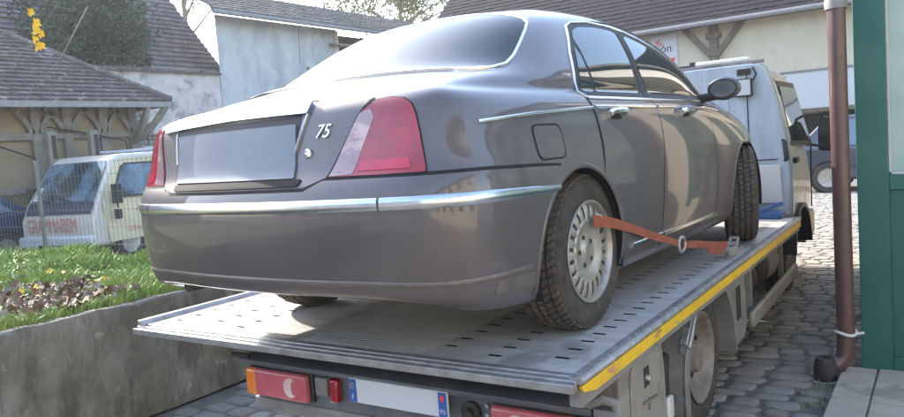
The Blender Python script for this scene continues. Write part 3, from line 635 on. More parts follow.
# mudguard round the rear wheel
WY,WZ,WR=1.10,.37,.37
g=G(); P=[]
for k in range(25):
    a=R(172-166*k/24); P.append((WY+math.cos(a)*.50,WZ-.02+math.sin(a)*.43))
Q=[(WY+(y-WY)*.965,WZ-.02+(z-WZ+.02)*.965) for y,z in P]
g.prism([(WY-.50,.16)]+P+[(WY+.53,.26)]+[(WY+.51,.26)]+Q[::-1]+[(WY-.48,.16)],.70,1.0,'x'); g.build('mudguard','truck_grey',tr,smooth=True)
g=G(); P2=[(WY+(y-WY)*.86,WZ-.02+(z-WZ+.02)*.88) for y,z in P[:12]]
g.prism([(WY-.50,.16)]+P[:12]+P2[::-1]+[(WY-.43,.16)],.985,1.003,'x'); g.build('mudguard_flange','truck_grey',tr,bevel=.003)
# turnbuckle hook hanging from the deck
g=G(); g.beam((.985,.81,.70),(.985,.66,.555),.035,.022); g.lathe([(-.012,.024),(.012,.024)],(.99,.65,.535),'x',14); g.beam((.99,.845,.725),(.99,.79,.675),.03,.03); g.tube([(1.005,.80,.68),(1.01,.72,.60),(1.01,.66,.545)],.010,8); g.build('turnbuckle','steel',tr,bevel=.003)
g=G(); g.tube([(1.0,.42,.700),(1.01,.46,.695),(1.005,.50,.715)],.006,6); g.build('tie_hook','steel',tr,smooth=True)
# side box, guard rail, air tanks
g=G(); g.prism([(1.56,.70),(2.0,.71),(2.05,.66),(2.06,.33),(1.98,.25),(1.72,.25),(1.66,.33)],.66,.965,'x'); sb=g.build('side_locker','truck_grey',tr,bevel=.01)
g=G(); g.prism([(1.79,.60),(1.89,.60),(1.89,.40),(1.79,.40)],.96,.969,'x'); g.build('locker_slot','cast_iron',sb)
g=G(); g.beam((.985,2.08,.335),(.985,3.72,.365),.035,.10); g.build('guard_rail','grey_plastic',tr,bevel=.012)
g=G(); g.beam((.93,2.3,.34),(.93,2.3,.62),.03,.05); g.beam((.93,3.4,.36),(.93,3.4,.62),.03,.05); g.build('guard_bracket','truck_grey',tr)
for k,y in enumerate((2.30,2.72,3.10)):
    g=G(); pr=[(y,.0),(y+.01,.12),(y+.04,.15),(y+.11,.155),(y+.125,.165),(y+.14,.155),(y+.26,.15),(y+.30,.12),(y+.31,0)]
    g.lathe(pr,(.78,0,.52),'y',24); g.build('air_tank','cast_iron' if k<2 else 'truck_grey',tr,smooth=True)
# rear wheels (twin) and front wheels
def twheel(x,y,sg,steer=0):
    w=bpy.data.objects.new('wheel',None); COL.objects.link(w); w.parent=tr; w.location=(x,y,.37); w.rotation_euler=(0,0,steer+(0 if sg>0 else math.pi)); w.empty_display_size=.1
    g=G(); g.lathe([(-.08,.23),(-.10,.27),(-.102,.32),(-.085,.355),(-.06,.368),(-.03,.370),(-.028,.360),(-.02,.360),(-.018,.370),(.018,.370),(.02,.360),(.028,.360),(.03,.370),(.06,.368),(.085,.355),(.102,.32),(.104,.29),(.10,.27),(.08,.235)],n=56); g.build('tyre','rubber',w,smooth=True)
    g=G(); n=44
    for k in range(n):
        a=2*math.pi*k/n
        for s2 in (-1,1):
            V=[]
            for rad in (.34,.371):
                for dx,da in ((.062,-.035),(.094,-.035),(.094,.035),(.062,.035)):
                    r2=rad-(.010 if dx>.08 else 0); V.append((s2*dx,r2*math.cos(a+da),r2*math.sin(a+da)))
            g.add(V,[(4,5,6,7),(0,1,5,4),(1,2,6,5),(2,3,7,6),(3,0,4,7)])
    g.build('tread','rubber_tread',w)['kind']='stuff'
    g=G(); g.lathe([(.08,.233),(.098,.240),(.102,.232),(.094,.222),(.075,.214),(.05,.205),(.02,.19),(.0,.17),(.005,.14),(.035,.115),(.045,.09),(.085,.075),(.09,.06),(.09,0.0001)],n=48); g.build('rim','wheel_steel' if 0 else MAT['wheel_steel'],w,smooth=True)
    for k in range(6):
        g=G(); a=2*math.pi*k/6; g.lathe([(.052,.013),(.062,.012),(.062,.0005)],(0,.10*math.cos(a),.10*math.sin(a)),n=6); g.build('wheel_nut','cast_iron',w)
    return w
M('wheel_steel',(.30,.265,.22),(.17,.145,.12),sc=9,rough=.6,metal=.2,bump=.15)
for x,sg in ((.845,1),(-1.0,-1),(.60,1),(-.76,-1)): twheel(x,WY,sg)
twheel(.70,4.60,1); twheel(-.92,4.60,-1)
g=G(); g.box(-.75,.6,WY-.06,WY+.06,.31,.43); g.box(-.75,.6,4.55,4.65,.31,.43); g.build('axle','dark_metal',tr,bevel=.02)
# ---- cab
CX=-.10
def sect(sc=1,dz=0,drop=0):
    half=[(1.05,.80),(1.06,1.15),(1.03,1.45),(.975,1.75),(.91,1.98),(.885,2.035),(.85,2.06),(.78,2.07)]
    return [(CX+x*sc,z+dz) for x,z in half]+[(CX-x*sc,z+dz) for x,z in half[::-1]]
g=G(); g.prism(sect(),3.80,3.92); hb=g.build('cab_back_panel','cab_white',tr,bevel=.012,seg=3)
g=G(); g.prism([(CX-1.03,.60),(CX+1.03,.60),(CX+1.05,.797),(CX-1.05,.797)],3.80,3.92); g.build('cab_back_skirt','truck_grey',tr,bevel=.008)
for (x0,x1,z0,z1) in ((-.75,.02,1.30,1.95),(.06,.50,1.30,1.95),(-.75,.28,.88,1.24)):
    g=G(); g.prism(rnd([(x0,z0),(x1,z0),(x1,z1),(x0,z1)],.03),3.792,3.80); g.build('back_pressing','cab_white',hb,bevel=.004)
g=G(); g.box(.645,.652,3.7935,3.80,.85,2.0); g.box(-.86,.87,3.7935,3.80,1.262,1.268); g.box(.66,.88,3.7935,3.80,1.05,1.056); g.build('panel_seam','gap',hb)
g=G(); g.prism(rnd([(.36,.86),(.62,.86),(.62,1.02),(.36,1.02)],.02),3.775,3.80); g.build('access_hatch','cab_white',hb,bevel=.006)
g=G(); g.prism(rnd([(.685,.90),(.90,.90),(.885,1.22),(.685,1.22)],.02),3.785,3.80); g.build('access_hatch','render_white',hb,bevel=.006)
g=G(); g.prism(sect(1.012),3.86,3.90); g.build('rear_rim','cab_white',hb,bevel=.008)
# rear-corner grab handle
g=G(); g.tube([(.915,3.83,1.23),(.935,3.80,1.27),(.925,3.80,1.40),(.895,3.83,1.44)],.020,8); g.build('grab_handle','black_plastic',tr,smooth=True)
# cab shell: lofted stations
stn=[(3.925,.985,0,2.05),(4.4,.98,0,2.06),(5.1,.95,0,2.04),(5.35,.93,0,1.98),(5.75,.90,0,1.48),(5.95,.87,0,1.30),(5.98,.86,0,.85)]
V=[]; NS=16
def half(zt,sc): 
    zs=[.62,.80,1.15,1.45,1.75,1.98,2.04,2.07]; xs=[1.0,1.02,1.03,1.01,.955,.90,.86,.72]
    k=(zt-.62)/(2.07-.62); return [(CX+x*sc*(.5 if 0 else 1),.62+(z-.62)*k) for x,z in zip(xs,zs)]
for y,sc,_,zt in stn:
    h=half(zt,sc); V += [(x,y,z) for x,z in h]+[(2*CX-x,y,z) for x,z in h[::-1]]
F=[(i*NS+j,i*NS+(j+1)%NS,(i+1)*NS+(j+1)%NS,(i+1)*NS+j) for i in range(len(stn)-1) for j in range(NS)]+[tuple(range(NS)),tuple(range((len(stn)-1)*NS,len(stn)*NS))]
g=G(); g.add(V,F); cab=g.build('cab','cab_cream',tr,bevel=.02,seg=2)
def cabx(z,sc): 
    return float(CX+np.interp(z,[.62,.80,1.15,1.45,1.75,1.98],[1.0,1.02,1.03,1.01,.955,.90])*sc)
for sg in (1,-1):
    def wp(y,z,o): 
        x=cabx(z,.965)+o; return (x if sg>0 else 2*CX-x,y,z)
    for nm,mt,poly,o in (('side_window_frame','black_plastic',[(4.22,1.36),(5.42,1.32),(5.08,1.93),(4.22,1.93)],.020),('side_window','car_glass',[(4.28,1.40),(5.30,1.37),(5.03,1.88),(4.28,1.88)],.026)):
        g=G(); n=len(poly); g.add([wp(y,z,o) for y,z in poly]+[wp(y,z,o-.03) for y,z in poly],[tuple(range(n)),tuple(range(2*n-1,n-1,-1))]+[(i,(i+1)%n,(i+1)%n+n,i+n) for i in range(n)]); g.build(nm,mt,cab)
    g=G(); g.beam(wp(4.17,.70,.012),wp(4.17,1.95,.012),.012,.012); g.build('door_seam','gap',cab); g=G(); g.beam(wp(5.45,.70,.0),wp(5.45,1.30,.0),.012,.012); g.build('door_seam','gap',cab)
    g=G(); g.box(*(sorted((wp(4.26,1.22,.02)[0],wp(4.26,1.22,.05)[0]))),4.26,4.42,1.20,1.25); g.build('door_handle','black_plastic',cab,bevel=.01)
    g=G(); a=wp(3.98,1.50,.03)[0]; g.box(min(a,a-.03*sg),max(a,a-.03*sg),3.95,4.02,1.43,1.46); g.build('marker_lamp','amber',cab,bevel=.005)
g=G(); g.prism([(5.40,2.0),(5.75,1.50),(5.76,1.47),(5.77,1.50),(5.42,2.02)],CX-.78,CX+.78,'x'); g.build('windscreen','car_glass',cab)
g=G(); P=[]
for k in range(17):
    a=R(175-170*k/16); P.append((4.60+math.cos(a)*.47,.37+math.sin(a)*.45))
for s2 in (1,-1):
    xx=(CX+.86,CX+1.03) if s2>0 else (CX-1.03,CX-.86)
    g=G(); g.prism(P+[(4.60+(y-4.60)*.92,.37+(z-.37)*.92) for y,z in P[::-1]],*xx,'x'); g.build('wheel_arch','black_plastic',tr,smooth=True)
g=G(); g.box(CX-.93,CX+.93,5.72,5.95,.36,.62); g.build('front_bumper','grey_plastic',tr,bevel=.03)
g=G(); g.prism([(5.05,.62),(5.05,.42),(5.18,.36),(5.72,.36),(5.72,.62)],CX+.80,CX+.95,'x'); g.build('step','grey_plastic',tr,bevel=.02)
# door mirror
g=G(); g.tube([(.86,5.32,1.33),(.98,5.45,1.30),(1.05,5.5,1.32)],.014,8); g.build('mirror_arm','black_plastic',tr,smooth=True); g=G(); g.tube([(.84,5.30,1.62),(.97,5.46,1.62),(1.02,5.5,1.56)],.014,8); g.build('mirror_arm','black_plastic',tr,smooth=True)
g=G(); g.prism(rnd([(.945,1.25),(1.09,1.24),(1.10,1.58),(.955,1.60)],.04,5),5.47,5.56); tm=g.build('door_mirror','black_plastic',tr,bevel=.018,seg=3)
g=G(); g.prism(rnd([(.96,1.27),(1.075,1.26),(1.085,1.56),(.97,1.575)],.03,5),5.462,5.469); g.build('mirror_glass','car_glass',tm)
# roof light bar and work lamp
g=G(); g.box(-.75,.60,4.22,4.42,2.075,2.125); lb=g.build('light_bar','black_plastic',tr,bevel=.008)
g=G(); g.box(.10,.58,4.24,4.40,2.127,2.170); g.build('light_bar_lens','white_lamp',lb,bevel=.018,seg=3); g=G(); g.box(-.55,.055,4.24,4.40,2.127,2.150); g.build('light_bar_lens','black_plastic',lb,bevel=.008)
g=G(); g.box(.06,.11,4.235,4.405,2.12,2.175); g.build('light_bar_clamp','black_plastic',lb,bevel=.004)
g=G(); g.prism(rnd([(.55,1.80),(.70,1.80),(.70,1.95),(.55,1.95)],.02),3.745,3.785); wl=g.build('work_lamp','black_plastic',tr,bevel=.006)
g=G(); g.box(.562,.688,3.738,3.744,1.812,1.938); g.build('lamp_glass','work_lamp',wl)
g=G(); g.box(.575,.685,3.79,3.82,1.98,2.03); g.tube([(.70,3.79,1.93),(.725,3.79,1.98),(.70,3.79,2.04)],.008,6); g.build('lamp_bracket','cast_iron',wl)
g=G(); g.box(CX-.88,CX+.88,3.84,3.88,2.072,2.10); g.build('roof_edge','truck_grey',tr,bevel=.006)
# winch and clutter at the front of the deck
g=G(); g.box(.28,.70,3.50,3.72,H+.004,H+.10); wn=g.build('winch','winch_blue',tr,bevel=.01)
g=G(); g.lathe([(.32,.0),(.32,.06),(.35,.06),(.35,.045),(.62,.045),(.62,.06),(.65,.06),(.65,0)],(0,3.58,H+.16),'x',20); g.build('winch_drum','steel',wn,smooth=True)
g=G(); g.box(.70,.93,3.52,3.70,H+.004,H+.05); g.beam((.74,3.55,H+.05),(.92,3.62,H+.12),.03,.03); g.box(.40,.62,3.66,3.78,H+.10,H+.26); g.build('winch_frame','winch_blue',wn,bevel=.006)
g=G(); g.beam((CX-.9,3.74,H+.02),(CX+.98,3.74,H+.02),.05,.06); g.build('headboard_beam','truck_grey',tr,bevel=.006)
# ratchet strap from the car's rear wheel to the deck edge
sp=thing('tie_down_strap','orange webbing strap running from the saloon rear wheel to the deck edge','strap',(.9,.05,H+.4))
ox=Vector((.9,.05,H+.4))
def P3(*p): return Vector(p)-ox
def web(pts,w0_,h,name,par,w1=None):
    g=G(); V=[]
    for i,p in enumerate(pts):
        w=w0_+((w1 or w0_)-w0_)*i/(len(pts)-1)
        p=Vector(p)-ox; tw=R(4*math.sin(i*.7)); V += [p+Vector((math.sin(tw)*w/2,0,math.cos(tw)*w/2))+Vector((h,0,0)),p-Vector((math.sin(tw)*w/2,0,math.cos(tw)*w/2))+Vector((h,0,0)),p-Vector((math.sin(tw)*w/2,0,math.cos(tw)*w/2))-Vector((h,0,0)),p+Vector((math.sin(tw)*w/2,0,math.cos(tw)*w/2))-Vector((h,0,0))]
    n=len(pts); g.add(V,[(i*4+j,i*4+(j+1)%4,(i+1)*4+(j+1)%4,(i+1)*4+j) for i in range(n-1) for j in range(4)]+[(3,2,1,0),(n*4-4,n*4-3,n*4-2,n*4-1)]); return g.build(name,'strap',par)
web([(.862,-.02,H+.435),(.875,.02,H+.430),(.895,.10,H+.412),(.91,.28,H+.365),(.925,.50,H+.300),(.935,.72,H+.245),(.945,.80,H+.222)],.050,.0018,'webbing',sp,.030)
web([(.948,.86,H+.205),(.952,1.05,H+.180),(.955,1.30,H+.135),(.955,1.55,H+.095),(.958,1.66,H+.080)],.034,.003,'webbing',sp,.050)
web([(.958,1.25,H+.118),(.965,1.40,H+.088),(.965,1.52,H+.066)],.040,.003,'webbing',sp)
g=G(); g.tube([P3(.95+.0*math.cos(t),.83+.05*math.cos(t),H+.213+.036*math.sin(t)) for t in np.linspace(0,2*math.pi,17)],.007,8,False); g.build('strap_ring','steel',sp,smooth=True)
g=G(); a=P3(.94,1.62,H+.045); g.beam(a,a+Vector((0,.16,.0)),.010,.045); g.beam(a+Vector((.045,0,0)),a+Vector((.045,.16,0)),.010,.045); g.lathe([(-.005,.016),(.052,.016)],tuple(a+Vector((0,.02,.01))),'x',12); g.beam(a+Vector((-.005,.15,.03)),a+Vector((.055,.15,.03)),.02,.02); g.beam(a+Vector((0,.16,.02)),a+Vector((.0,.21,.055)),.01,.02); g.beam(a+Vector((.045,.16,.02)),a+Vector((.045,.21,.055)),.01,.02); g.beam(a+Vector((-.005,.205,.055)),a+Vector((.05,.205,.055)),.016,.016); g.build('ratchet','steel',sp)
g=G(); g.tube([P3(.86,.0,H+.46),P3(.875,.03,H+.45),P3(.87,.045,H+.425),P3(.855,.03,H+.41)],.007,8); g.build('strap_hook','steel',sp,smooth=True)
# loose strap bundle by the left rear wheel
bs=thing('strap_bundle','heap of brown lashing straps on the deck by the left rear wheel','strap',(-1.05,.15,H))
for k in range(5):
    g=G(); a0=random.uniform(0,3); V=[]; n=14
    for i in range(n):
        t=i/(n-1); x=-.22+.44*t; y=.10*math.sin(a0+t*3)+.02*k-.05; z=.012+.008*k+.015*math.sin(t*4+k)
        V += [(x,y-.02,z),(x,y+.02,z+.006),(x,y+.02,z+.010),(x,y-.02,z+.004)]
    g.add(V,[(i*4+j,i*4+(j+1)%4,(i+1)*4+(j+1)%4,(i+1)*4+j) for i in range(n-1) for j in range(4)]); g.build('strap_fold',['strap','leaf_brown'][k%2],bs)
# ================================================================ ground
g=G(); g.box(-90,90,-60,110,-.3,-.03); struct(g.build('ground','yard'))
g=G(); g.add([(-2.2,-8,-.0045),(6,-8,-.0045),(6,15.5,-.0045),(-2.2,15.5,-.0045)],[(0,1,2,3)]); cobbed=struct(g.build('cobbled_yard','joint',fix=False))
def stone_mesh(k):
    """irregular domed cobble, unit half-size footprint"""
    n=12; V=[]; F=[]; ang=[2*math.pi*(i+.5)/n+random.uniform(-.10,.10) for i in range(n)]
    sup=lambda a: 1/((abs(math.cos(a))**6+abs(math.sin(a))**6)**(1/6))
    rad=[min(1.22,sup(a)*random.uniform(.88,1.03)) for a in ang]
    for sc,z in ((1.0,-.03),(.985,-.004),(.93,.003),(.5,.0055)): V += [(math.cos(a)*r*sc,math.sin(a)*r*sc,z+random.uniform(-.002,.002)) for a,r in zip(ang,rad)]
    V.append((0,0,.005+random.uniform(-.004,.002)))
    for j in range(3): F += [(j*n+i,j*n+(i+1)%n,(j+1)*n+(i+1)%n,(j+1)*n+i) for i in range(n)]
    F += [(3*n+i,3*n+(i+1)%n,4*n) for i in range(n)]
    return V,F
SM=[stone_mesh(k) for k in range(14)]; SME=[]
for k,(v,f) in enumerate(SM):
    me=bpy.data.meshes.new('cobblestone'); me.from_pydata(v,[],f); me.polygons.foreach_set('use_smooth',[True]*len(f)); me.set_sharp_from_angle(angle=R(50))
    me.materials.append(MAT[['stone','stone_dark','stone','stone_warm','stone_dark'][k%5]]); SME.append(me)
ST=[]; y=-1.2; row=0
while y<15.3:
    d=random.uniform(.105,.15)
    x=-2.2+random.uniform(0,.2)
    while x<2.6:
        w=random.uniform(.13,.27)
        cx,cy=x+w/2,y+d/2+.012*math.sin(cx*3+row) if False else y+d/2
        vis=(x+w>.35 and cy>.9) or (x<-.3 and cy<1.8) or (x>-1.2 and cy>7)
        onslab=(cx>1.47 and cy<2.28) or (cx>1.56 and 2.2<cy)
        if vis and not onslab: ST.append((x+w/2,y+d/2,w/2-.004,d/2-.004))
        x+=w
    y+=d; row+=1
def depth(p): 
    q=Vector((p[0],p[1],0))-cam.matrix_world.translation; return q.dot(fw)
def inframe(p):
    q=Vector((p[0],p[1],0))-cam.matrix_world.translation; z=q.dot(fw)
    if z<.3: return False
    u=452+734*q.dot(rt)/z; v=208.5-734*q.dot(up)/z
    return -20<u<924 and v<440 and not(300<u<700 and v<330)
ST.sort(key=lambda p:(0 if inframe(p) else 1, depth(p)))
for p in ST[:300]:
    o=bpy.data.objects.new('cobblestone',random.choice(SME)); COL.objects.link(o); o.parent=cobbed
    o.location=(p[0],p[1],random.uniform(-.006,.004)); o.scale=(p[2],p[3],1); o.rotation_euler=(random.uniform(-.03,.03),random.uniform(-.03,.03),random.uniform(-.06,.06))
for mt,k0 in (('stone',0),('stone_dark',1),('stone_warm',2)):
    g=G()
    for i,p in enumerate(ST[300:]):
        if i%3!=k0: continue
        v,f=random.choice(SM); a=random.uniform(-.06,.06); dz=random.uniform(-.006,.004)
        g.add([(p[0]+(q[0]*math.cos(a)-q[1]*math.sin(a))*p[2],p[1]+(q[0]*math.sin(a)+q[1]*math.cos(a))*p[3],q[2]+dz) for q in v],f)
    o=g.build('cobblestones',mt,cobbed,smooth=True); o['kind']='stuff'
# paving slabs in front of the pavilion
pav=struct(G().box(1.47,6,-7,2.26,-.02,.025).build('paved_terrace','joint'))
xs=[1.47,1.665,2.15,2.7,3.3,3.9]; y=2.26; 
while y>-1.2:
    d=random.uniform(.55,.62)
    for a,b in zip(xs[:-1],xs[1:]):
        g=G(); g.box(a+.004,b-.004,y-d+.004,y-.004,.0,.040+random.uniform(-.003,.003)); g.build('paving_slab','slab',pav,bevel=.008)
    y-=d
# weeds at the foot of the pipe
g=G()
for k in range(260):
    x=random.gauss(1.43,.05); y=random.uniform(1.55,2.35); a=random.uniform(0,6.3); h=random.uniform(.01,.035)
    g.add([(x,y,0),(x+.008*math.cos(a),y+.008*math.sin(a),0),(x+.02*math.sin(a),y+.02*math.cos(a),h)],[(0,1,2)])
o=g.build('moss','grass_dry',fix=False); o['kind']='stuff'; o['label']='tufts of moss and weeds in the gap beside the paving slabs'
# ================================================================ retaining wall and bank
wl_=thing('retaining_wall','low weathered concrete wall holding up the grass bank','wall',(-2.23,0,0))
prof=[(-7,-.04),(-1.5,-.04),(.32,-.05),(.55,-.085),(.85,-.16),(1.3,-.26),(3,-.30),(7,-.30)]
g=G(); V=[];n=0; ys=np.arange(-7,7.01,.07)
for y in ys:
    zt=H-.02+np.interp(y,[p[0] for p in prof],[p[1] for p in prof])+.004*math.sin(y*13)+.003*math.sin(y*31)
    for k in range(9): V.append((.006*math.sin(y*7+k)+.004*math.sin(y*23+k*2.1),y,zt*k/8))
    V += [(-.010,y,zt+.014),(-.09,y,zt+.012),(-.10,y,zt-.1)]; n=12
g.add(V,[(i*n+j,(i+1)*n+j,(i+1)*n+j+1,i*n+j+1) for i in range(len(ys)-1) for j in range(n-1)]); g.build('wall_face','wall_concrete',wl_,smooth=True,fix=False)
def hn(x,y): return .018*math.sin(x*2.1+y*1.3)+.014*math.sin(x*5.3-y*4.1)+.008*math.sin(x*11+y*9)
def bankz(x,y):
    base=H-.06+hn(x,y)-.07*min(1,max(0,(y+.2)/1.2))
    drop=np.interp(y,[p[0] for p in prof],[p[1] for p in prof])+.04
    base += drop*max(0,min(1,(x+4.2)/1.2))
    base -= .85*max(0,min(1,(y-1.65-.15*math.sin(x*1.7))/1.3))
    w=max(0,min(1,(x+2.60)/.20)); base=base*(1-w)+w*(H-.052+min(float(np.interp(y,[p[0] for p in prof],[p[1] for p in prof]))+.04,0))
    return float(base)
v,f=ngrid(lambda u,w:(-13+(13-2.31)*u, -7+11.5*w, bankz(-13+(13-2.31)*u,-7+11.5*w)),120,130)
bank=struct(G().add(v,f).build('grass_bank','soil',smooth='all'))
g=G(); gd=G()
C0=cam.matrix_world.translation
cnt=0
while cnt<52000:
    x=-2.30-abs(random.gauss(0,1))*2.6; y=random.uniform(-1.9,2.6)
    if x<-9: continue
    litter=(-4.6<x<-2.45 and -1.6<y<.12+.22*math.sin(x*3.1)) 
    if litter and random.random()<.86: continue
    d=math.hypot(x-C0.x,y-C0.y); cnt+=1
    z=bankz(x,y); a=random.uniform(0,2*math.pi); h=random.uniform(.03,.085)*(1.25 if (x>-3.3 and y>-.1) else 1)*(1.45 if y>1.0 else 1)*(1+.5*math.sin(x*4)*math.sin(y*5)); w=random.uniform(.003,.006)*(1+max(0,d-5)*.25)
    lx,ly=random.gauss(0,.5)*h,random.gauss(0,.5)*h; ca,sa=math.cos(a)*w,math.sin(a)*w
    t=gd if random.random()<.16 else g
    t.add([(x-ca,y-sa,z-.01),(x+ca,y+sa,z-.01),(x+ca*.8+lx*.4,y+sa*.8+ly*.4,z+h*.6),(x-ca*.8+lx*.4,y-sa*.8+ly*.4,z+h*.6),(x+lx,y+ly,z+h)],[(0,1,2,3),(3,2,4)])
o=g.build('grass','grass',fix=False); o['kind']='stuff'; o['label']='green grass on the bank above the concrete wall'
o=gd.build('dry_grass','grass_dry',fix=False); o['kind']='stuff'; o['label']='straw-coloured blades among the green grass on the bank'
# broad-leaved weeds
g=G()
for k in range(900):
    x=random.uniform(-6,-2.5); y=random.uniform(-1.4,1.9); z=bankz(x,y)
    for q in range(4):
        a=random.uniform(0,6.3); L=random.uniform(.02,.05); w=L*.45; zz=z+random.uniform(.01,.05)
        g.add([(x,y,zz),(x+L*.5*math.cos(a)-w*math.sin(a),y+L*.5*math.sin(a)+w*math.cos(a),zz+.012),(x+L*math.cos(a),y+L*math.sin(a),zz+.004),(x+L*.5*math.cos(a)+w*math.sin(a),y+L*.5*math.sin(a)-w*math.cos(a),zz+.012)],[(0,1,2,3)])
o=g.build('weeds','grass',fix=False); o['kind']='stuff'; o['label']='small broad-leaved weeds growing among the grass'
# fallen leaves: real curled leaves
def leafmesh(mt,sz,lobes=5):
    n=lobes*4; V=[(0,0,.0)]; 
    for i in range(n):
        a=2*math.pi*i/n; r=sz*(.62+.38*abs(math.cos(a*lobes/2)))*random.uniform(.85,1.1); V.append((r*math.cos(a),r*math.sin(a)*.8,.35*sz*math.sin(a*2+1)+random.uniform(-.1,.25)*sz))
    me=bpy.data.meshes.new('leaf'); me.from_pydata(V,[],[(0,i+1,(i+1)%n+1) for i in range(n)]); me.materials.append(MAT[mt]); me.polygons.foreach_set('use_smooth',[True]*n); return me
LB=[leafmesh(m,s) for m,s in (('leaf_brown',.055),('leaf_grey',.06),('leaf_brown',.045),('leaf_grey',.05),('leaf_grey',.04),('leaf_brown',.05))]; LY=[leafmesh('leaf_yellow',s) for s in (.03,.04,.035)]
lt=thing('leaf_litter','drift of brown fallen leaves lying along the wall top at the left','fallen leaves',(-3.2,-.5,H-.03))
for k in range(295):
    x=random.gauss(-3.15,.55); y=random.gauss(-.30,.33)
    if x>-2.38: x=-2.42-random.random()*.6
    o=bpy.data.objects.new('leaf',random.choice(LB)); COL.objects.link(o); o.parent=lt
    o.location=(x+3.2,y+.5,bankz(x,y)+random.uniform(.015,.075)-(H-.03)); o.rotation_euler=(random.gauss(0,.45),random.gauss(0,.45),random.uniform(0,6.3)); s=random.uniform(.7,1.25); o.scale=(s,s,s)
yl=thing('yellow_leaves','scatter of bright yellow leaves fallen in the grass','fallen leaves',(-3.3,.3,H-.03))
for k in range(24):
    cx,cy,sg=random.choice([(-3.35,.42,.05),(-4.2,.42,.07),(-3.35,.42,.05),(-3.0,.62,.06),(-3.2,-.25,.10)])
    x,y=random.gauss(cx,sg),random.gauss(cy,sg)
    o=bpy.data.objects.new('leaf',random.choice(LY)); COL.objects.link(o); o.parent=yl
    o.location=(x+3.3,y-.3,bankz(x,y)+random.uniform(.05,.09)-(H-.03)); o.rotation_euler=(random.gauss(0,.5),random.gauss(0,.5),random.uniform(0,6.3))
# wire fence along the far edge of the bank
fe=thing('wire_fence','thin grey wire mesh fence at the far edge of the grass bank','fence',(-6.5,1.95,H-.1))
FX0,FX1=-10.4,-3.2; g=G(); L=FX1-FX0
for x in np.arange(FX0,FX1,.085): g.tube([(x+6.5,0,0),(x+6.5,0,1.02)],.0022,4,False)
for z in (.06,.26,.46,.66,.86,1.0): g.tube([(FX0+6.5,.004,z),(FX1+6.5,.004,z)],.0026,4,False)
g.build('wire_mesh','wire',fe)['kind']='stuff'
for x in (-9.9,-7.4,-4.9):
    g=G(); g.box(x+6.5-.02,x+6.5+.02,.01,.05,-.3,1.08); g.build('fence_post','wire',fe,bevel=.004)
# ================================================================ hanging twig with yellow leaves from a young tree beyond the left frame edge
sx,sy=-3.35,-1.35
tw=thing('young_tree','bare young tree whose thin twigs hold a few bright yellow leaves','tree',(sx,sy,H-.05))
g=G(); g.tube([(0,0,-.05),(.03,.05,.8),(-.02,.10,1.7),(.05,.12,2.6)],[.035,.03,.024,.015],8); tk=g.build('trunk','bark',tw,smooth=True)
def W3(x,y,z): return (x-sx,y-sy,z-(H-.05))
for pts in ([(sx,sy+.1,H+1.2),(-3.1,-.8,H+1.75),(-3.0,-.3,H+1.83),(-3.0,.12,H+1.88)],[(sx,sy+.1,H+1.7),(-3.1,-.7,H+2.1),(-3.0,-.05,H+2.05),(-2.98,.05,H+1.95),(-3.0,-.05,H+1.80),(-3.0,-.12,H+1.68)],
            [(sx,sy+.1,H+1.75),(-3.1,-.3,H+2.0),(-3.0,.30,H+1.90),(-3.0,.0,H+1.62),(-3.0,-.30,H+1.2)],[(sx,sy+.1,H+1.6),(-3.05,-.6,H+1.70),(-3.0,-.32,H+1.60),(-3.0,-.10,H+1.66)],[(-3.0,.27,H+1.95),(-3.0,.05,H+1.60),(-3.0,-.15,H+1.38)]):
    g=G(); g.tube([W3(*p) for p in pts],[.006]+[.0017]*(len(pts)-1),5); g.build('branch','timber_grey',tw,smooth=True)
for (x,y,z,s) in ((-3.0,-.13,H+1.87,1.0),(-3.0,-.10,H+1.80,1.1),(-2.99,-.115,H+1.745,1.25),(-3.0,-.12,H+1.69,1.2),(-2.98,-.09,H+1.725,1.0),(-3.0,-.11,H+1.645,1.1),(-3.01,-.08,H+1.65,1.0)):
    o=bpy.data.objects.new('leaf',random.choice(LY)); COL.objects.link(o); o.parent=tw; o.location=W3(x,y,z); o.rotation_euler=(random.uniform(-.5,.5),R(70)+random.uniform(-.4,.4),R(-50)+random.uniform(-.5,.5)); o.scale=(s*.9,s*.9,s*.9)
# ================================================================ roofs
def tiles(name, O, U, Vv, lu, lv, tw_, tl, mat, parent, poly=None, lift=.02, th=.018, jit=.006):
    """courses of overlapping tiles on the plane O + U*u + V*v"""
    O=Vector(O); U=Vector(U).normalized(); Vv=Vector(Vv).normalized(); N=U.cross(Vv).normalized()
    if N.z<0: N=-N
    g=G(); r=0; v=0
    while v<lv:
        u=-(tw_/2 if r%2 else 0)
        while u<lu:
            a,b=max(0,u),min(lu,u+tw_); c=(a+b)/2
            if b-a>.02 and (poly is None or poly(c,v+tl/2)):
                j=random.uniform(0,jit); e=min(v+tl*1.08,lv)
                p=[O+U*(a+.003)+Vv*v+N*(lift+j+th),O+U*(b-.003)+Vv*v+N*(lift+j+th+random.uniform(0,jit)),O+U*(b-.003)+Vv*e+N*(lift*.2),O+U*(a+.003)+Vv*e+N*(lift*.2),O+U*(a+.003)+Vv*v,O+U*(b-.003)+Vv*v]
                g.add(p,[(0,1,2,3),(0,4,5,1),(0,3,4),(1,5,2)])
            u+=tw_
        v+=tl; r+=1
    o=g.build(name,mat,parent,fix=False); o['kind']='stuff'; return o
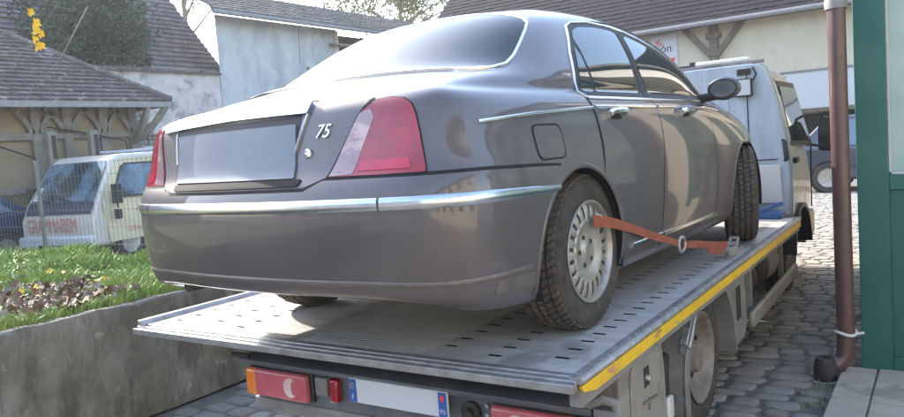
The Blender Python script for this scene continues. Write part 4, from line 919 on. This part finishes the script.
# ---- shed with hipped roof
sh=thing('hipped_shed','low tan timber-framed shed with a hipped brown tiled roof behind the van','shed',(-14,3,0))
def L_(o,*p): return tuple(a-b for a,b in zip(p,o))
SO=(-14,3,0)
g=G(); g.box(-19.2+14,-12.8+14,-5-3,6.85-3,0,3.1); shw=g.build('wall','wall_tan',sh)
for y in (2.1,3.55,4.72,5.35,6.12,6.80):
    g=G(); g.box(-12.8+14,-12.68+14,y-.09-3,y+.09-3,0,3.0); g.build('timber_post','timber_grey',shw,bevel=.01)
    for s in (-1,1):
        if abs(y-6.8)<.01 and s>0: continue
        g=G(); pts=[]
        for k in range(6):
            t=k/5; pts.append((-12.73+14,y-3+s*(.08+.34*t**1.6),2.42+.52*t))
        for a,b in zip(pts[:-1],pts[1:]): g.beam(a,b,.10,.10,(1,0,0))
        g.build('brace','timber_grey',shw)
for k,z in enumerate((2.38,1.35)):
    g=G(); g.box(-12.8+14,-12.70+14,-5-3,6.8-3,z-.07,z+.07); g.build('timber_rail','timber_grey',shw,bevel=.01)
for k in range(2):
    g=G(); P=[]
    for i in range(8):
        t=i/7; P.append((-12.7+14+.62*t**.7,6.78-3+(.45*t**.7 if k else 0),2.2+.72*t))
    for a,b in zip(P[:-1],P[1:]): g.beam(a,b,.10,.12)
    g.build('eave_bracket','timber_grey',shw)
EX,EY,EZ=-12.1,7.4,3.02; tanp=math.tan(R(35)); RX=-15.9; run=EX-RX; RZ=EZ+run*tanp; RY1=EY-run; RY0=-1
V=[(EX,EY,EZ),(EX,-6,EZ),(RX,RY0-3,RZ),(RX,RY1,RZ),(RX-run,EY,EZ),(RX-run,-6,EZ)]
g=G(); V=[L_(SO,*p) for p in V]; g.add(V+[(x,y,z-.10) for x,y,z in V],[(0,1,2,3),(0,3,4),(4,3,2,5),(1,5,2),(6,9,8,7),(6,10,9),(10,11,8,9),(0,6,7,1),(0,4,10,6)]); rf=g.build('roof','tile_brown',sh)
sl_=math.hypot(run,run*tanp)
tiles('tiles',L_(SO,EX,EY,EZ),(0,-1,0),(-1,0,tanp),13.4,sl_,.20,.17,'tile_brown',rf,poly=lambda u,v:u>v*run/sl_-.05,jit=.02)
tiles('tiles',L_(SO,RX-run,EY,EZ),(1,0,0),(0,-1,tanp),2*run,sl_,.20,.17,'tile_brown',rf,poly=lambda u,v:v*run/sl_<u<2*run-v*run/sl_,jit=.02)
g=G()
for k in range(26):
    t=k/26; t2=(k+1.15)/26; g.tube([L_(SO,EX-run*t,EY-run*t,EZ+.05+(RZ-EZ)*t),L_(SO,EX-run*t2,EY-run*t2,EZ+.03+(RZ-EZ)*t2)],.07,8)
g.build('hip_tiles','tile_brown',rf)['kind']='stuff'
g=G(); g.box(EX-.03+14,EX+.05+14,-6-3,EY-3+.03,EZ-.13,EZ-.01); g.build('gutter','gutter',sh,bevel=.01)
g=G(); g.tube([L_(SO,-12.6,4.9,2.55),L_(SO,-12.6,5.7,2.40),L_(SO,-12.6,6.52,2.22),L_(SO,-12.6,6.55,1.75)],.018,6); g.tube([L_(SO,-12.6,3.6,2.35),L_(SO,-12.6,4.6,1.95)],.018,6); g.build('cable','cast_iron',sh)
for k,(y,lab) in enumerate(((4.55,'weathered stone post standing behind the van, the left one of the pair'),(5.38,'weathered stone post standing behind the van, the right one of the pair'))):
    t=thing('stone_post',lab,'post',(-11.9,y,0),group='stone posts behind the van')
    g=G(); g.box(-.085,.085,-.085,.085,0,2.42); g.build('shaft','timber_grey',t,bevel=.02); g=G(); g.box(.086,.092,-.02,.06,1.9,2.34); g.build('iron_strap','cast_iron',t)
# ---- pale boundary wall
bw=thing('boundary_wall','tall pale plastered wall with peeling render and tile coping behind the shed','wall',(-17,4,0))
g=G(); g.box(-.4,0,-14,9.3,0,4.38); g.build('plaster','plaster_pale',bw)
tiles('coping_tiles',(.12,8.75,4.36),(0,-1,0),(-1,0,.35),22.7,.38,.19,.19,'tile_brown',bw,jit=.02); g=G(); g.prism([(-.45,4.36),(.14,4.36),(-.15,4.50)],-14,8.75); g.build('coping','timber_grey',bw)
g=G(); k=0
for z in np.arange(1.9,3.35,.13):
    y=4.15+random.uniform(0,.2)
    while y<6.4-(z-1.9)*.5:
        w=random.uniform(.12,.32); g2=G(); g2.box(.0,.05+random.uniform(0,.06),y,y+w-.02,z,z+.115); g2.build('rubble_stone','rubble',bw,bevel=.02,seg=1); y+=w
for z in (2.55,2.85): g.box(0,.16,4.1,6.2,z-.02,z+.02)
g.build('ledge','coping',bw,bevel=.01)
# ---- brown house roof behind the wall
bh=thing('tiled_house','house with a steep purplish tiled roof rising behind the pale wall','house',(-22,6,0)); BO=(-22,6,0)
g=G(); g.prism([(-18.7+22,0),(-18.7+22,4.7),(-24.5+22,11.2),(-30.3+22,4.7),(-30.3+22,0)],-14,7.75); g.build('wall','plaster_pale',bh)
g=G(); g.prism([(-18.3+22,4.62),(-18.3+22,4.74),(-24.5+22,11.55),(-30.7+22,4.74),(-30.7+22,4.62),(-24.5+22,11.40)],-14.2,7.95); rf=g.build('roof','tile_purple',bh)
sv=Vector((-6.2,0,6.81)); tiles('tiles',L_(BO,-18.3,13.95,4.76),(0,-1,0),tuple(sv),20,sv.length,.26,.24,'tile_purple',rf,jit=.02)
g=G(); g.box(-18.32+22,-18.2+22,-14,7.95,4.60,4.74); g.build('gutter','gutter',bh)
# ---- blue-grey plastered building with lean-to roof
bb=thing('rendered_barn','blue-grey plastered barn with streaked wall and dark low roof','barn',(-17,12.75,0)); QO=(-17,12.75,0)
def Q(x,y): return (x+17,y-12.75)
g=G(); g.prism([Q(-16.97,12.75),Q(-16.97,18.3),Q(-23,22.5),Q(-23.0,17.7)],0,6.25,'z'); g.build('wall','plaster_blue',bb)
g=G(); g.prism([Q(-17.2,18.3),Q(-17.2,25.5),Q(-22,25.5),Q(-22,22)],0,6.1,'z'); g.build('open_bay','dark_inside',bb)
g=G(); g.box(-.18,.08,5.35,5.6,0,6.2); g.build('corner_post','plaster_pale',bb); g=G(); g.box(-.2,.35,5.1,6.9,5.62,5.70); g.box(-.1,.15,5.7,6.4,5.05,5.12); g.build('ledge','timber_grey',bb)
V=[(-16.3,12.2,6.28),(-16.3,25.5,6.28),(-18.6,26.5,7.45),(-18.6,13.6,7.45)]; V=[L_(QO,*p) for p in V]
g=G(); g.add(V+[(x,y,z-.16) for x,y,z in V],[(0,1,2,3),(7,6,5,4),(0,4,5,1),(1,5,6,2),(3,2,6,7),(0,3,7,4)]); rf=g.build('roof','roof_metal',bb)
tiles('tiles',V[0],(0,1,0),(-2.3,0.0,1.17),13.3,2.58,.24,.3,'roof_metal',rf,jit=.02)
g=G(); g.tube([(.75,-.6,6.17),(.75,12.8,6.17)],.07,8); g.build('gutter','gutter',bb,smooth=True)
g=G(); g.tube([(.04,3.55,4.9),(.05,3.6,6.2)],.010,5); g.lathe([(0,.05),(.08,.05),(.1,0.0001)],(0,3.9,4.75),'x',10); g.build('wall_cable','timber_grey',bb)
# ---- long cream building with slate roof
cb=thing('slate_roofed_hall','long cream building with dark slate roof at the back of the yard','building',(-4,21,0)); KO=(-4,21,0)
def K(x,y,z): return (x+4,y-21,z)
g=G(); g.box(-15+4,-2.0+4,0,8,0,4.85); g.box(-2.0+4,9+4,0,8,1.86,4.85); g.box(5.5+4,9+4,0,7.9,0,1.86); g.build('wall','render_cream',cb)
g=G(); g.box(-2.0+4,5.5+4,1.2,1.4,0,1.9); g.build('dark_opening','dark_inside',cb)
g=G(); g.box(-2.0+4,5.5+4,-.05,.0,1.88,2.95); wb=g.build('white_shutter','render_white',cb,bevel=.01)
g=G()
g.box(-2.05+4,5.5+4,-.09,-.0,2.95,3.0); g.build('shutter_rib','gutter',wb)
g=G(); g.box(-2.1+4,5.6+4,-.06,.3,1.76,1.86); g.build('lintel','timber',cb)
tp=math.tan(R(42)); ey=20.35; ez=4.72
V=[K(-15.3,ey,ez),K(10,ey,ez),K(10,ey+8,ez+8*tp),K(-15.3,ey+8,ez+8*tp)]; g=G(); g.add(V+[(x,y,z-.14) for x,y,z in V],[(0,1,2,3),(7,6,5,4),(0,4,5,1),(1,5,6,2),(3,2,6,7),(0,3,7,4)]); rf=g.build('roof','slate',cb)
tiles('slates',V[0],(1,0,0),(0,1,tp),25.3,8/math.cos(R(42)),.30,.24,'slate',rf,lift=.010,th=.008,jit=.010)
g=G(); g.tube([K(-15.3,ey-.05,ez-.05),K(10,ey-.05,ez-.05)],.075,8); g.build('gutter','gutter',cb,smooth=True)
g=G(); px_=-3.9; g.box(px_+4-.13,px_+4+.13,-.16,.0,3.1,4.72); g.box(px_+4-.22,px_+4+.22,-.2,.0,4.25,4.42); g.box(px_+4-.2,px_+4+.2,-.2,0,3.72,3.86); g.build('timber_bracket','timber',cb,bevel=.015)
for s in (-1,1):
    g=G(); g.beam(K(px_+s*.08,20.88,3.72),K(px_+s*.92,20.85,4.72),.14,.16); g.build('timber_brace','timber',cb,bevel=.01)
sg_=thing('wall_sign','white wall sign with a small red mark and dark letters ending in on','sign',(-5.45,20.97,3.65))
g=G(); g.box(-.42,.42,-.03,0,-.35,.95); bd=g.build('board','sign_white',sg_,bevel=.005)
g=G(); g.box(-.42,.42,-.034,-.03,-.35,.24); g.build('lower_panel','render_white',bd)
lettering('ion',.36,'ink',bd,lambda u,v,w:(.02+u,-.036-w,.50+v),ext=.003)
g=G()
for a,b,r in ((-.20,.72,.05),(-.10,.66,.04),(-.26,.62,.04),(-.14,.78,.03),(-.02,.60,.035)): g.lathe([(-.036,r),(-.036,0.0001)],(a,0,b),'y',10)
g.build('red_dots','sign_red',bd); g=G(); g.prism([(.12,.16),(.34,.20),(.30,.02),(.24,.10)],-.040,-.036); g.build('red_mark','sign_red',bd)
# ================================================================ foliage
def crown(name, mat, parent, c, r, n, leaf, holes=.0, clump=26, seed=1):
    rs=np.random.default_rng(seed); g=G(); cl=[]
    for k in range(clump):
        d=rs.normal(size=3); d/=np.linalg.norm(d); cl.append((np.array(c)+d*np.array(r)*rs.uniform(.2,.95), rs.uniform(.14,.40)))
    V=[];F=[]
    for k in range(n):
        cc,s=cl[rs.integers(clump)]; d=rs.normal(size=3); d/=np.linalg.norm(d); p=cc+d*np.array(r)*s*rs.uniform(.55,1.05)**.5
        a=rs.normal(size=3); a/=np.linalg.norm(a); b=np.cross(a,rs.normal(size=3)); b/=np.linalg.norm(b); L=leaf*rs.uniform(.6,1.4)
        o=len(V); V += [tuple(p-a*L),tuple(p+b*L*.45),tuple(p+a*L),tuple(p-b*L*.45)]; F.append((o,o+1,o+2,o+3))
    g.v=[tuple(map(float,v)) for v in V]; g.f=F; o=g.build(name,mat,parent,fix=False); return o
def tree(name,label,cat,x,y,z0,c,r,n,leaf,mat,clump,seed,limbs=7,group=None,tr_=.12):
    t=thing(name,label,cat,(x,y,z0),group=group)
    crown('crown',mat,t,(c[0]-x,c[1]-y,c[2]-z0),r,n,leaf,clump=clump,seed=seed)
    rs=random.Random(seed); g=G(); cz=c[2]-z0; g.tube([(0,0,0),(.05,.03,cz*.5),(c[0]-x,c[1]-y,cz)],[tr_,tr_*.75,tr_*.35],8)
    for k in range(limbs):
        a=rs.uniform(0,6.3); zz=cz*rs.uniform(.45,.95); e=(c[0]-x+r[0]*.85*math.cos(a),c[1]-y+r[1]*.85*math.sin(a),zz+r[2]*rs.uniform(.2,.8)); g.tube([(.02,.02,zz),((e[0])*.5,(e[1])*.5,(zz+e[2])*.5+.1),e],[tr_*.35,tr_*.2,tr_*.07],6)
    g.build('trunk','bark',t,smooth=True); return t
tree('evergreen_tree','dense dark evergreen crown rising above the pale wall','tree',-17.9,9.1,0,(-17.9,9.15,5.7),(1.3,2.15,2.0),24000,.05,'foliage_dark',80,3)
tree('birch_tree','sparse pale-leaved tree seen against the sky beside the barn','tree',-30,21.5,0,(-30,21.5,13.2),(3.0,3.2,4.0),3600,.13,'foliage_light',60,5,16,tr_=.2)
tree('garden_tree','leafy tree behind the green pavilion, outside the right edge of the frame','tree',8.5,13,0,(8.5,13,5.0),(2.6,2.6,2.4),5000,.12,'foliage_dark',36,12)
tree('roadside_tree','light yellow-green tree crown above the barn roof','tree',-25,33,0,(-25,33,11.3),(4.6,4.6,3.0),9000,.13,'foliage_light',60,8,20,tr_=.25)
# ================================================================ other vehicles
def wheel_simple(par,x,y,r=.31,w=.2,ax='x'):
    g=G(); g.lathe([(-w/2,r*.6),(-w/2,r*.95),(-w*.4,r),(w*.4,r),(w/2,r*.95),(w/2,r*.6)],(x,y,r),'x',28); t=g.build('wheel','rubber',par,smooth=True)
    for s in (-1,1):
        g=G(); g.lathe([(s*(w/2+.004),r*.64),(s*(w/2+.004),r*.55),(s*(w/2-.02),r*.4),(s*(w/2),0.0001)],(x,y,r),'x',24); g.build('rim','alloy',t,smooth=True)
def hatch(name,label,x,y,rz,mat,L=4.2,Wd=1.75,Ht=1.5,group=None):
    """local: length along y, front at -y"""
    t=thing(name,label,'car',(x,y,0),rz,group); h=L/2; w=Wd/2
    prof=[(-h,.30),(-h-.02,.50),(-h+.05,.74),(-h+.95,.92),(-h+1.65,Ht-.06),(-h+2.3,Ht),(h-.75,Ht-.04),(h-.15,.98),(h,.85),(h+.02,.45),(h-.05,.28)]
    xs=[.93,.96,.97,.97,.74,.70,.72,.93,.96,.96,.93]
    N=len(prof); bm=G(); V=[]
    # body tub
    low=[(-h,.26),(-h-.02,.50),(-h+.05,.74),(-h+.95,.93),(h-.15,.99),(h,.87),(h+.02,.45),(h-.03,.26)]
    n=len(low); bm.add([(-w,a,b) for a,b in low]+[(-w*1.0,a,b) for a,b in low]+[(w,a,b) for a,b in low],[tuple(range(n))[::-1],tuple(range(2*n,3*n))]+[(i,(i+1)%n,(i+1)%n+2*n,i+2*n) for i in range(n)]); b=bm.build('body',mat,t,bevel=.07,seg=3)
    gh=[(-h+.95,.90),(-h+1.65,Ht-.04),(-h+2.2,Ht),(h-.8,Ht-.03),(h-.18,.96)]; n=len(gh); k=[.93,.72,.70,.70,.90]
    g=G(); g.add([(-w*q,a,c) for (a,c),q in zip(gh,k)]+[(w*q,a,c) for (a,c),q in zip(gh,k)],[tuple(range(n))[::-1],tuple(range(n,2*n))]+[(i,(i+1)%n,(i+1)%n+n,i+n) for i in range(n)]); g.build('cabin',mat,b,bevel=.05,seg=3)
    for s in (-1,1):
        def q_(a,c): 
            f=np.interp(c,[.92,Ht-.04],[.935,.725]); return (s*(w*f+.012),a,c)
        for pl in ([(-h+1.12,.97),(-h+1.72,Ht-.12),(-h+2.25,Ht-.09),(-h+2.25,.97)],[(-h+2.33,.97),(-h+2.33,Ht-.09),(h-.95,Ht-.12),(h-.55,.99)]):
            g=G(); m=len(pl); g.add([q_(*p) for p in pl],[tuple(range(m))]); g.build('side_window','far_glass',b,fix=False)
        g=G(); g.box(s*w-.01,s*w+.012,-h+.30,h-.3,.50,.56); g.build('rubbing_strip','black_plastic',b)
        g=G(); g.box(s*w*.62-.18,s*w*.62+.18,-h-.03,-h+.10,.58,.72); g.build('headlight','white_lamp',b,bevel=.03)
        g=G(); g.tube([(s*w*.95,-h+1.3,.98),(s*(w+.12),-h+1.28,1.0)],[.03,.06],8); g.build('door_mirror','black_plastic',b)
        for yy in (-h+.78,h-.82):
            g=G(); g.lathe([(s*(w-.05),.36),(s*(w+.004),.36),(s*(w+.004),.0001)],(0,yy,.31),'x',28); g.build('wheel_well','gap',b); wheel_simple(t,s*(w-.07),yy)
    g=G(); g.add([(-w*.80,-h+1.03,.955),(w*.80,-h+1.03,.955),(w*.66,-h+1.66,Ht-.075),(-w*.66,-h+1.66,Ht-.075)],[(0,1,2,3)]); o=g.build('windscreen','far_glass',b,fix=False); o.location=(0,-.02,.015)
    g=G(); g.box(-.35,.35,-h-.035,-h+.02,.42,.60); g.build('grille','black_plastic',b)
    return t
hatch('parked_car','dark blue-grey hatchback parked side-on before the dark garage opening',1.25,15.4,R(90),'grey_car',4.3,1.75,1.62)
hatch('parked_car','second dark car standing in the garage opening behind the blue-grey hatchback',1.9,20.6,R(90),'grey_car',4.2,1.7,1.5)
hatch('parked_car','dark blue car at the left frame edge beside the white van',-12.9,2.4,R(8),'blue_car',4.0,1.7,1.45)
# ---- white recovery van behind the fence; local front faces -y
vn=thing('recovery_van','white and cream van with red lettering on its nose, parked behind the wire fence','van',(-10.94,3.98,0),R(10)); vn.scale=(1,1,1.055)
w=.93
lowp=[(0,.30),(-.02,.42),(0,.75),(.14,1.02),(.62,1.70),(.80,1.80),(3.6,1.84),(3.7,1.7),(3.7,.35)]
n=len(lowp); kx=[.96,.98,1,1,.86,.82,.82,.88,1]
g=G(); g.add([(-w*q,a,c) for (a,c),q in zip(lowp,kx)]+[(w*q,a,c) for (a,c),q in zip(lowp,kx)],[tuple(range(n))[::-1],tuple(range(n,2*n))]+[(i,(i+1)%n,(i+1)%n+n,i+n) for i in range(n)]); vb=g.build('body','van_white',vn,bevel=.06,seg=3)
def vw(a,c,s=1,o=.012):
    f=np.interp(c,[1.0,1.75],[1.0,.845]); return (s*(w*f+o),a,c)
for s in (1,-1):
    pl=[(.30,.35),(.22,1.0),(.62,1.60),(.80,1.72),(1.85,1.72),(1.88,.35)]; g=G(); g.add([vw(*p,s,.006) for p in pl]+[vw(*p,s,-.02) for p in pl],[tuple(range(6)),tuple(range(11,5,-1))]+[(i,(i+1)%6,(i+1)%6+6,i+6) for i in range(6)]); dr=g.build('door','van_cream',vn)
    pl=[(.42,1.06),(.74,1.58),(.86,1.64),(1.68,1.64),(1.70,1.06)]; g=G(); g.add([vw(*p,s,.012) for p in pl],[tuple(range(5))]); g.build('window_seal','black_plastic',dr,fix=False)
    pl=[(.47,1.09),(.77,1.55),(.88,1.61),(1.63,1.61),(1.65,1.09)]; g=G(); g.add([vw(*p,s,.016) for p in pl],[tuple(range(5))]); g.build('door_window','van_glass',dr,fix=False)
    g=G(); g.tube([vw(.50,1.0,s,.0),vw(.42,.98,s,.12)],.02,6); g.box(*sorted((s*(w+.06),s*(w+.24))),.36,.44,.98,1.30); g.box(*sorted((s*(w+.08),s*(w+.20))),.36,.43,.72,.88); g.tube([(s*(w+.14),.40,.90),(s*(w+.14),.40,1.0)],.015,6); g.build('door_mirror','black_plastic',dr,bevel=.03)
    g=G(); g.box(*sorted((s*w,s*(w+.02))),1.62,1.78,.93,.97); g.build('door_handle','black_plastic',dr)
sw,f_=None,None
lettering('DEPANNAGE',.13,'red_letters',vn,lambda u,v,ww:(w+.009+ww,1.05+u,.52+v),ext=.002)
g=G(); g.prism([(.9,.82),(1.02,.90),(1.18,.88),(1.02,.85)],w+.006,w+.010,'x'); g.build('red_swoosh','red_letters',vn)
def vf(x,z): # point on the nose / windscreen plane
    y=float(np.interp(z,[.42,.75,1.02,1.70],[-.02,0,.14,.62])); return (x,y,z)
g=G(); g.add([(x,vf(x,z)[1]-.022,z+.008) for x,z in ((-.82,.85),(.82,.85),(.82,1.045),(-.82,1.045))],[(0,1,2,3)]); g.build('dark_scuttle','blue_trim',vn,fix=False)
g=G(); g.add([(x,vf(x,z)[1]-.022,z+.008) for x,z in ((-.80,1.05),(.80,1.05),(.71,1.69),(-.71,1.69))],[(0,1,2,3)]); wn_=g.build('windscreen','van_glass',vn,fix=False)
g=G()
for x in (-.3,.25): g.beam(vf(x,1.06)[0:1]+(vf(x,1.06)[1]-.04,1.06),(x-.42,vf(x,1.16)[1]-.04,1.14),.015,.015)
g.build('wiper','black_plastic',wn_); g=G(); g.add([(x,vf(x,z)[1]-.030,z+.01) for x,z in ((-.76,1.08),(-.62,1.08),(-.60,1.30),(-.73,1.30))],[(0,1,2,3)]); g.build('paper_sticker','render_white',wn_,fix=False)
lettering('GRAMMAREM',.34,'red_letters',vn,lambda u,v,ww:(-.10+u*.60,-.032-ww,.665+v),ext=.002,name='nose_lettering')
g=G(); g.box(-.92,.92,-.10,.05,.30,.50); g.build('bumper','render_white',vn,bevel=.04); g=G(); g.box(-.4,.3,-.11,-.09,.30,.36); g.build('air_intake','gap',vn)
for s in (1,-1):
    for yy in (.75,2.9): wheel_simple(vn,s*(w-.12),yy,.32)
g=G()
for y in (1.6,1.8,2.0,2.2): g.beam((-.7,y,1.87),(.7,y,1.87),.03,.03)
g.beam((-.7,1.5,1.89),(-.7,2.4,1.89),.03,.02); g.beam((.7,1.5,1.89),(.7,2.4,1.89),.03,.02); g.build('roof_rack','sign_white',vn)
# ================================================================ green pavilion on the right with downpipe
M('plaster_side', (.36,.31,.24), (.28,.25,.20), sc=2, rough=.95, bump=.3, bsc=12)
pv=thing('green_pavilion','green painted timber pavilion with a tall glazed window at the right edge','pavilion',(1.58,2.25,0)); PO=(1.58,2.25,0)
def Pb(x0,x1,y0,y1,z0,z1,name,mat,par=None,bevel=.004):
    g=G(); g.box(x0-1.58,x1-1.58,y0-2.25,y1-2.25,z0,z1); return g.build(name,mat,par or pv,bevel=bevel)
Pb(1.58,1.745,2.25,2.37,.03,2.75,'corner_post','green_paint')
for k,x in enumerate((2.75,3.85,4.95)): Pb(x,x+.14,2.25,2.37,.03,2.75,'post','green_paint')
for x0,x1 in ((1.746,2.749),(2.891,3.849),(3.991,4.949)):
    Pb(x0,x1,2.256,2.36,.03,.12,'bottom_rail','green_paint'); Pb(x0,x1,2.256,2.36,1.125,1.215,'sill_rail','green_paint'); Pb(x0,x1,2.256,2.36,2.62,2.75,'head_rail','green_paint')
    Pb(x0,x1,2.285,2.31,.121,1.124,'lower_panel','green_paint',bevel=0)
    pb=Pb(x0,x1,2.300,2.306,1.216,2.619,'window_pane','shop_glass',bevel=0)
    Pb(x0,x1,2.60,2.62,1.0,2.62,'curtain','curtain',bevel=0); Pb(x0,x0+.012,2.275,2.30,1.216,2.62,'glazing_bead','render_white',pb,bevel=0); Pb(x0,x1,2.275,2.299,1.216,1.228,'glazing_bead','render_white',pb,bevel=0)
Pb(1.60,1.72,2.38,9.0,.0,2.75,'side_wall','plaster_side',bevel=0)
for y in (3.1,4.7,6.3,7.6):
    o=Pb(1.586,1.599,y,y+.85,.95,2.2,'side_window','car_glass',bevel=0); Pb(1.575,1.598,y-.06,y,.89,2.26,'frame','green_paint',o); Pb(1.575,1.598,y+.85,y+.91,.89,2.26,'frame','green_paint',o); Pb(1.573,1.585,y+.40,y+.45,.95,2.2,'frame','green_paint',o)
Pb(1.45,5.2,2.12,9.2,2.76,2.94,'fascia','roof_trim_white')
g=G(); g.box(1.40-1.58,5.3-1.58,2.0-2.25,9.3-2.25,2.945,3.0); g.build('roof','roof_metal',pv)
Pb(5.0,5.1,2.38,9.0,0,2.75,'side_wall','render_cream',bevel=0); Pb(1.60,5.1,9.0,9.1,0,2.75,'rear_wall','render_cream',bevel=0)
dp=thing('downpipe','reddish brown rainwater downpipe standing at the corner of the green pavilion','pipe',(1.505,2.17,0))
g=G(); g.tube([(0,0,.17),(0,0,2.20),(0,.0,2.9)],.050,24); g.build('pipe','pipe_brown',dp,smooth=True)
g=G(); g.tube([(0,0,.24),(-.005,-.01,.13),(-.04,-.03,.085),(-.085,-.05,.08)],.052,18); g.build('shoe','pipe_brown',dp,smooth=True)
g=G(); g.lathe([(2.20,.052),(2.20,.060),(2.245,.062),(2.26,.058),(2.26,.052)],axis='z',n=24); g.build('collar','gutter',dp,smooth=True)
g=G(); g.tube([(.058*math.cos(t),.058*math.sin(t),.275+.008*math.sin(t*2)) for t in np.linspace(0,2*math.pi,25)],.009,8,False); g.tube([(.05,-.03,.275),(.10,-.02,.285)],.008,8); g.build('rope_tie','rope',dp,smooth=True)
g=G(); g.lathe([(0,.062),(.06,.066),(.12,.058),(.14,.050),(.14,.035),(.02,.03)],(-.105,-.10,.0),'z',16); g.build('gully_pot','cast_iron',dp,smooth=True)
# ================================================================ thin haze volume, added to stand in for glare and lift shadows
hb_=G(); hb_.box(-40,30,-30,45,-1.4,16); hz=hb_.build('glare_haze','gap'); hz['kind']='stuff'
hm=bpy.data.materials.new('glare_haze'); hm.use_nodes=True; hn_=hm.node_tree.nodes; hn_.remove(hn_['Principled BSDF']); pvn=hn_.new('ShaderNodeVolumePrincipled'); pvn.inputs['Color'].default_value=(.92,.93,.95,1); pvn.inputs['Density'].default_value=.0015; pvn.inputs['Anisotropy'].default_value=.3
hm.node_tree.links.new(pvn.outputs[0],hn_['Material Output'].inputs['Volume']); hz.data.materials[0]=hm
# ================================================================ buildings behind the camera (seen in reflections)
def house(name,label,x0,x1,y0,y1,h,mat,face):
    t=thing(name,label,'house',((x0+x1)/2,(y0+y1)/2,0)); ox,oy=(x0+x1)/2,(y0+y1)/2
    g=G(); g.box(x0-ox,x1-ox,y0-oy,y1-oy,0,h); b=g.build('wall',mat,t)
    g=G()
    if face=='x-': g.prism([(x0-ox-.5,h),(x1-ox+.5,h),(0,h+2.6)],y0-oy-.4,y1-oy+.4)
    else: g.prism([(y0-oy-.5,h),(y1-oy+.5,h),(0,h+2.6)],x0-ox-.4,x1-ox+.4,'x')
    g.build('roof','slate',t)
    L=(y1-y0) if face=='x-' else (x1-x0); n=int(L/2.4)
    for k in range(n):
        c=-L/2+(k+.5)*L/n
        for z in (1.0,3.6):
            if z+1.3>h: continue
            for nm,mt,e,o in (('window_frame','green_paint',.08,.03),('window','car_glass',0,.045)):
                g=G(); a=(c-.45-e,c+.45+e,z-e,z+1.25+e)
                if face=='x-': g.box(x0-ox-o,x0-ox,a[0],a[1],a[2],a[3])
                else: g.box(a[0],a[1],y1-oy,y1-oy+o,a[2],a[3])
                g.build(nm,mt,b)
house('cream_house','cream house across the yard to the right of the photographer',8.5,15,-16,1.5,5.2,'render_cream','x-')
house('pale_house','pale house at the near end of the yard, behind the photographer',-16,6,-24,-17,5.6,'plaster_pale','y+')
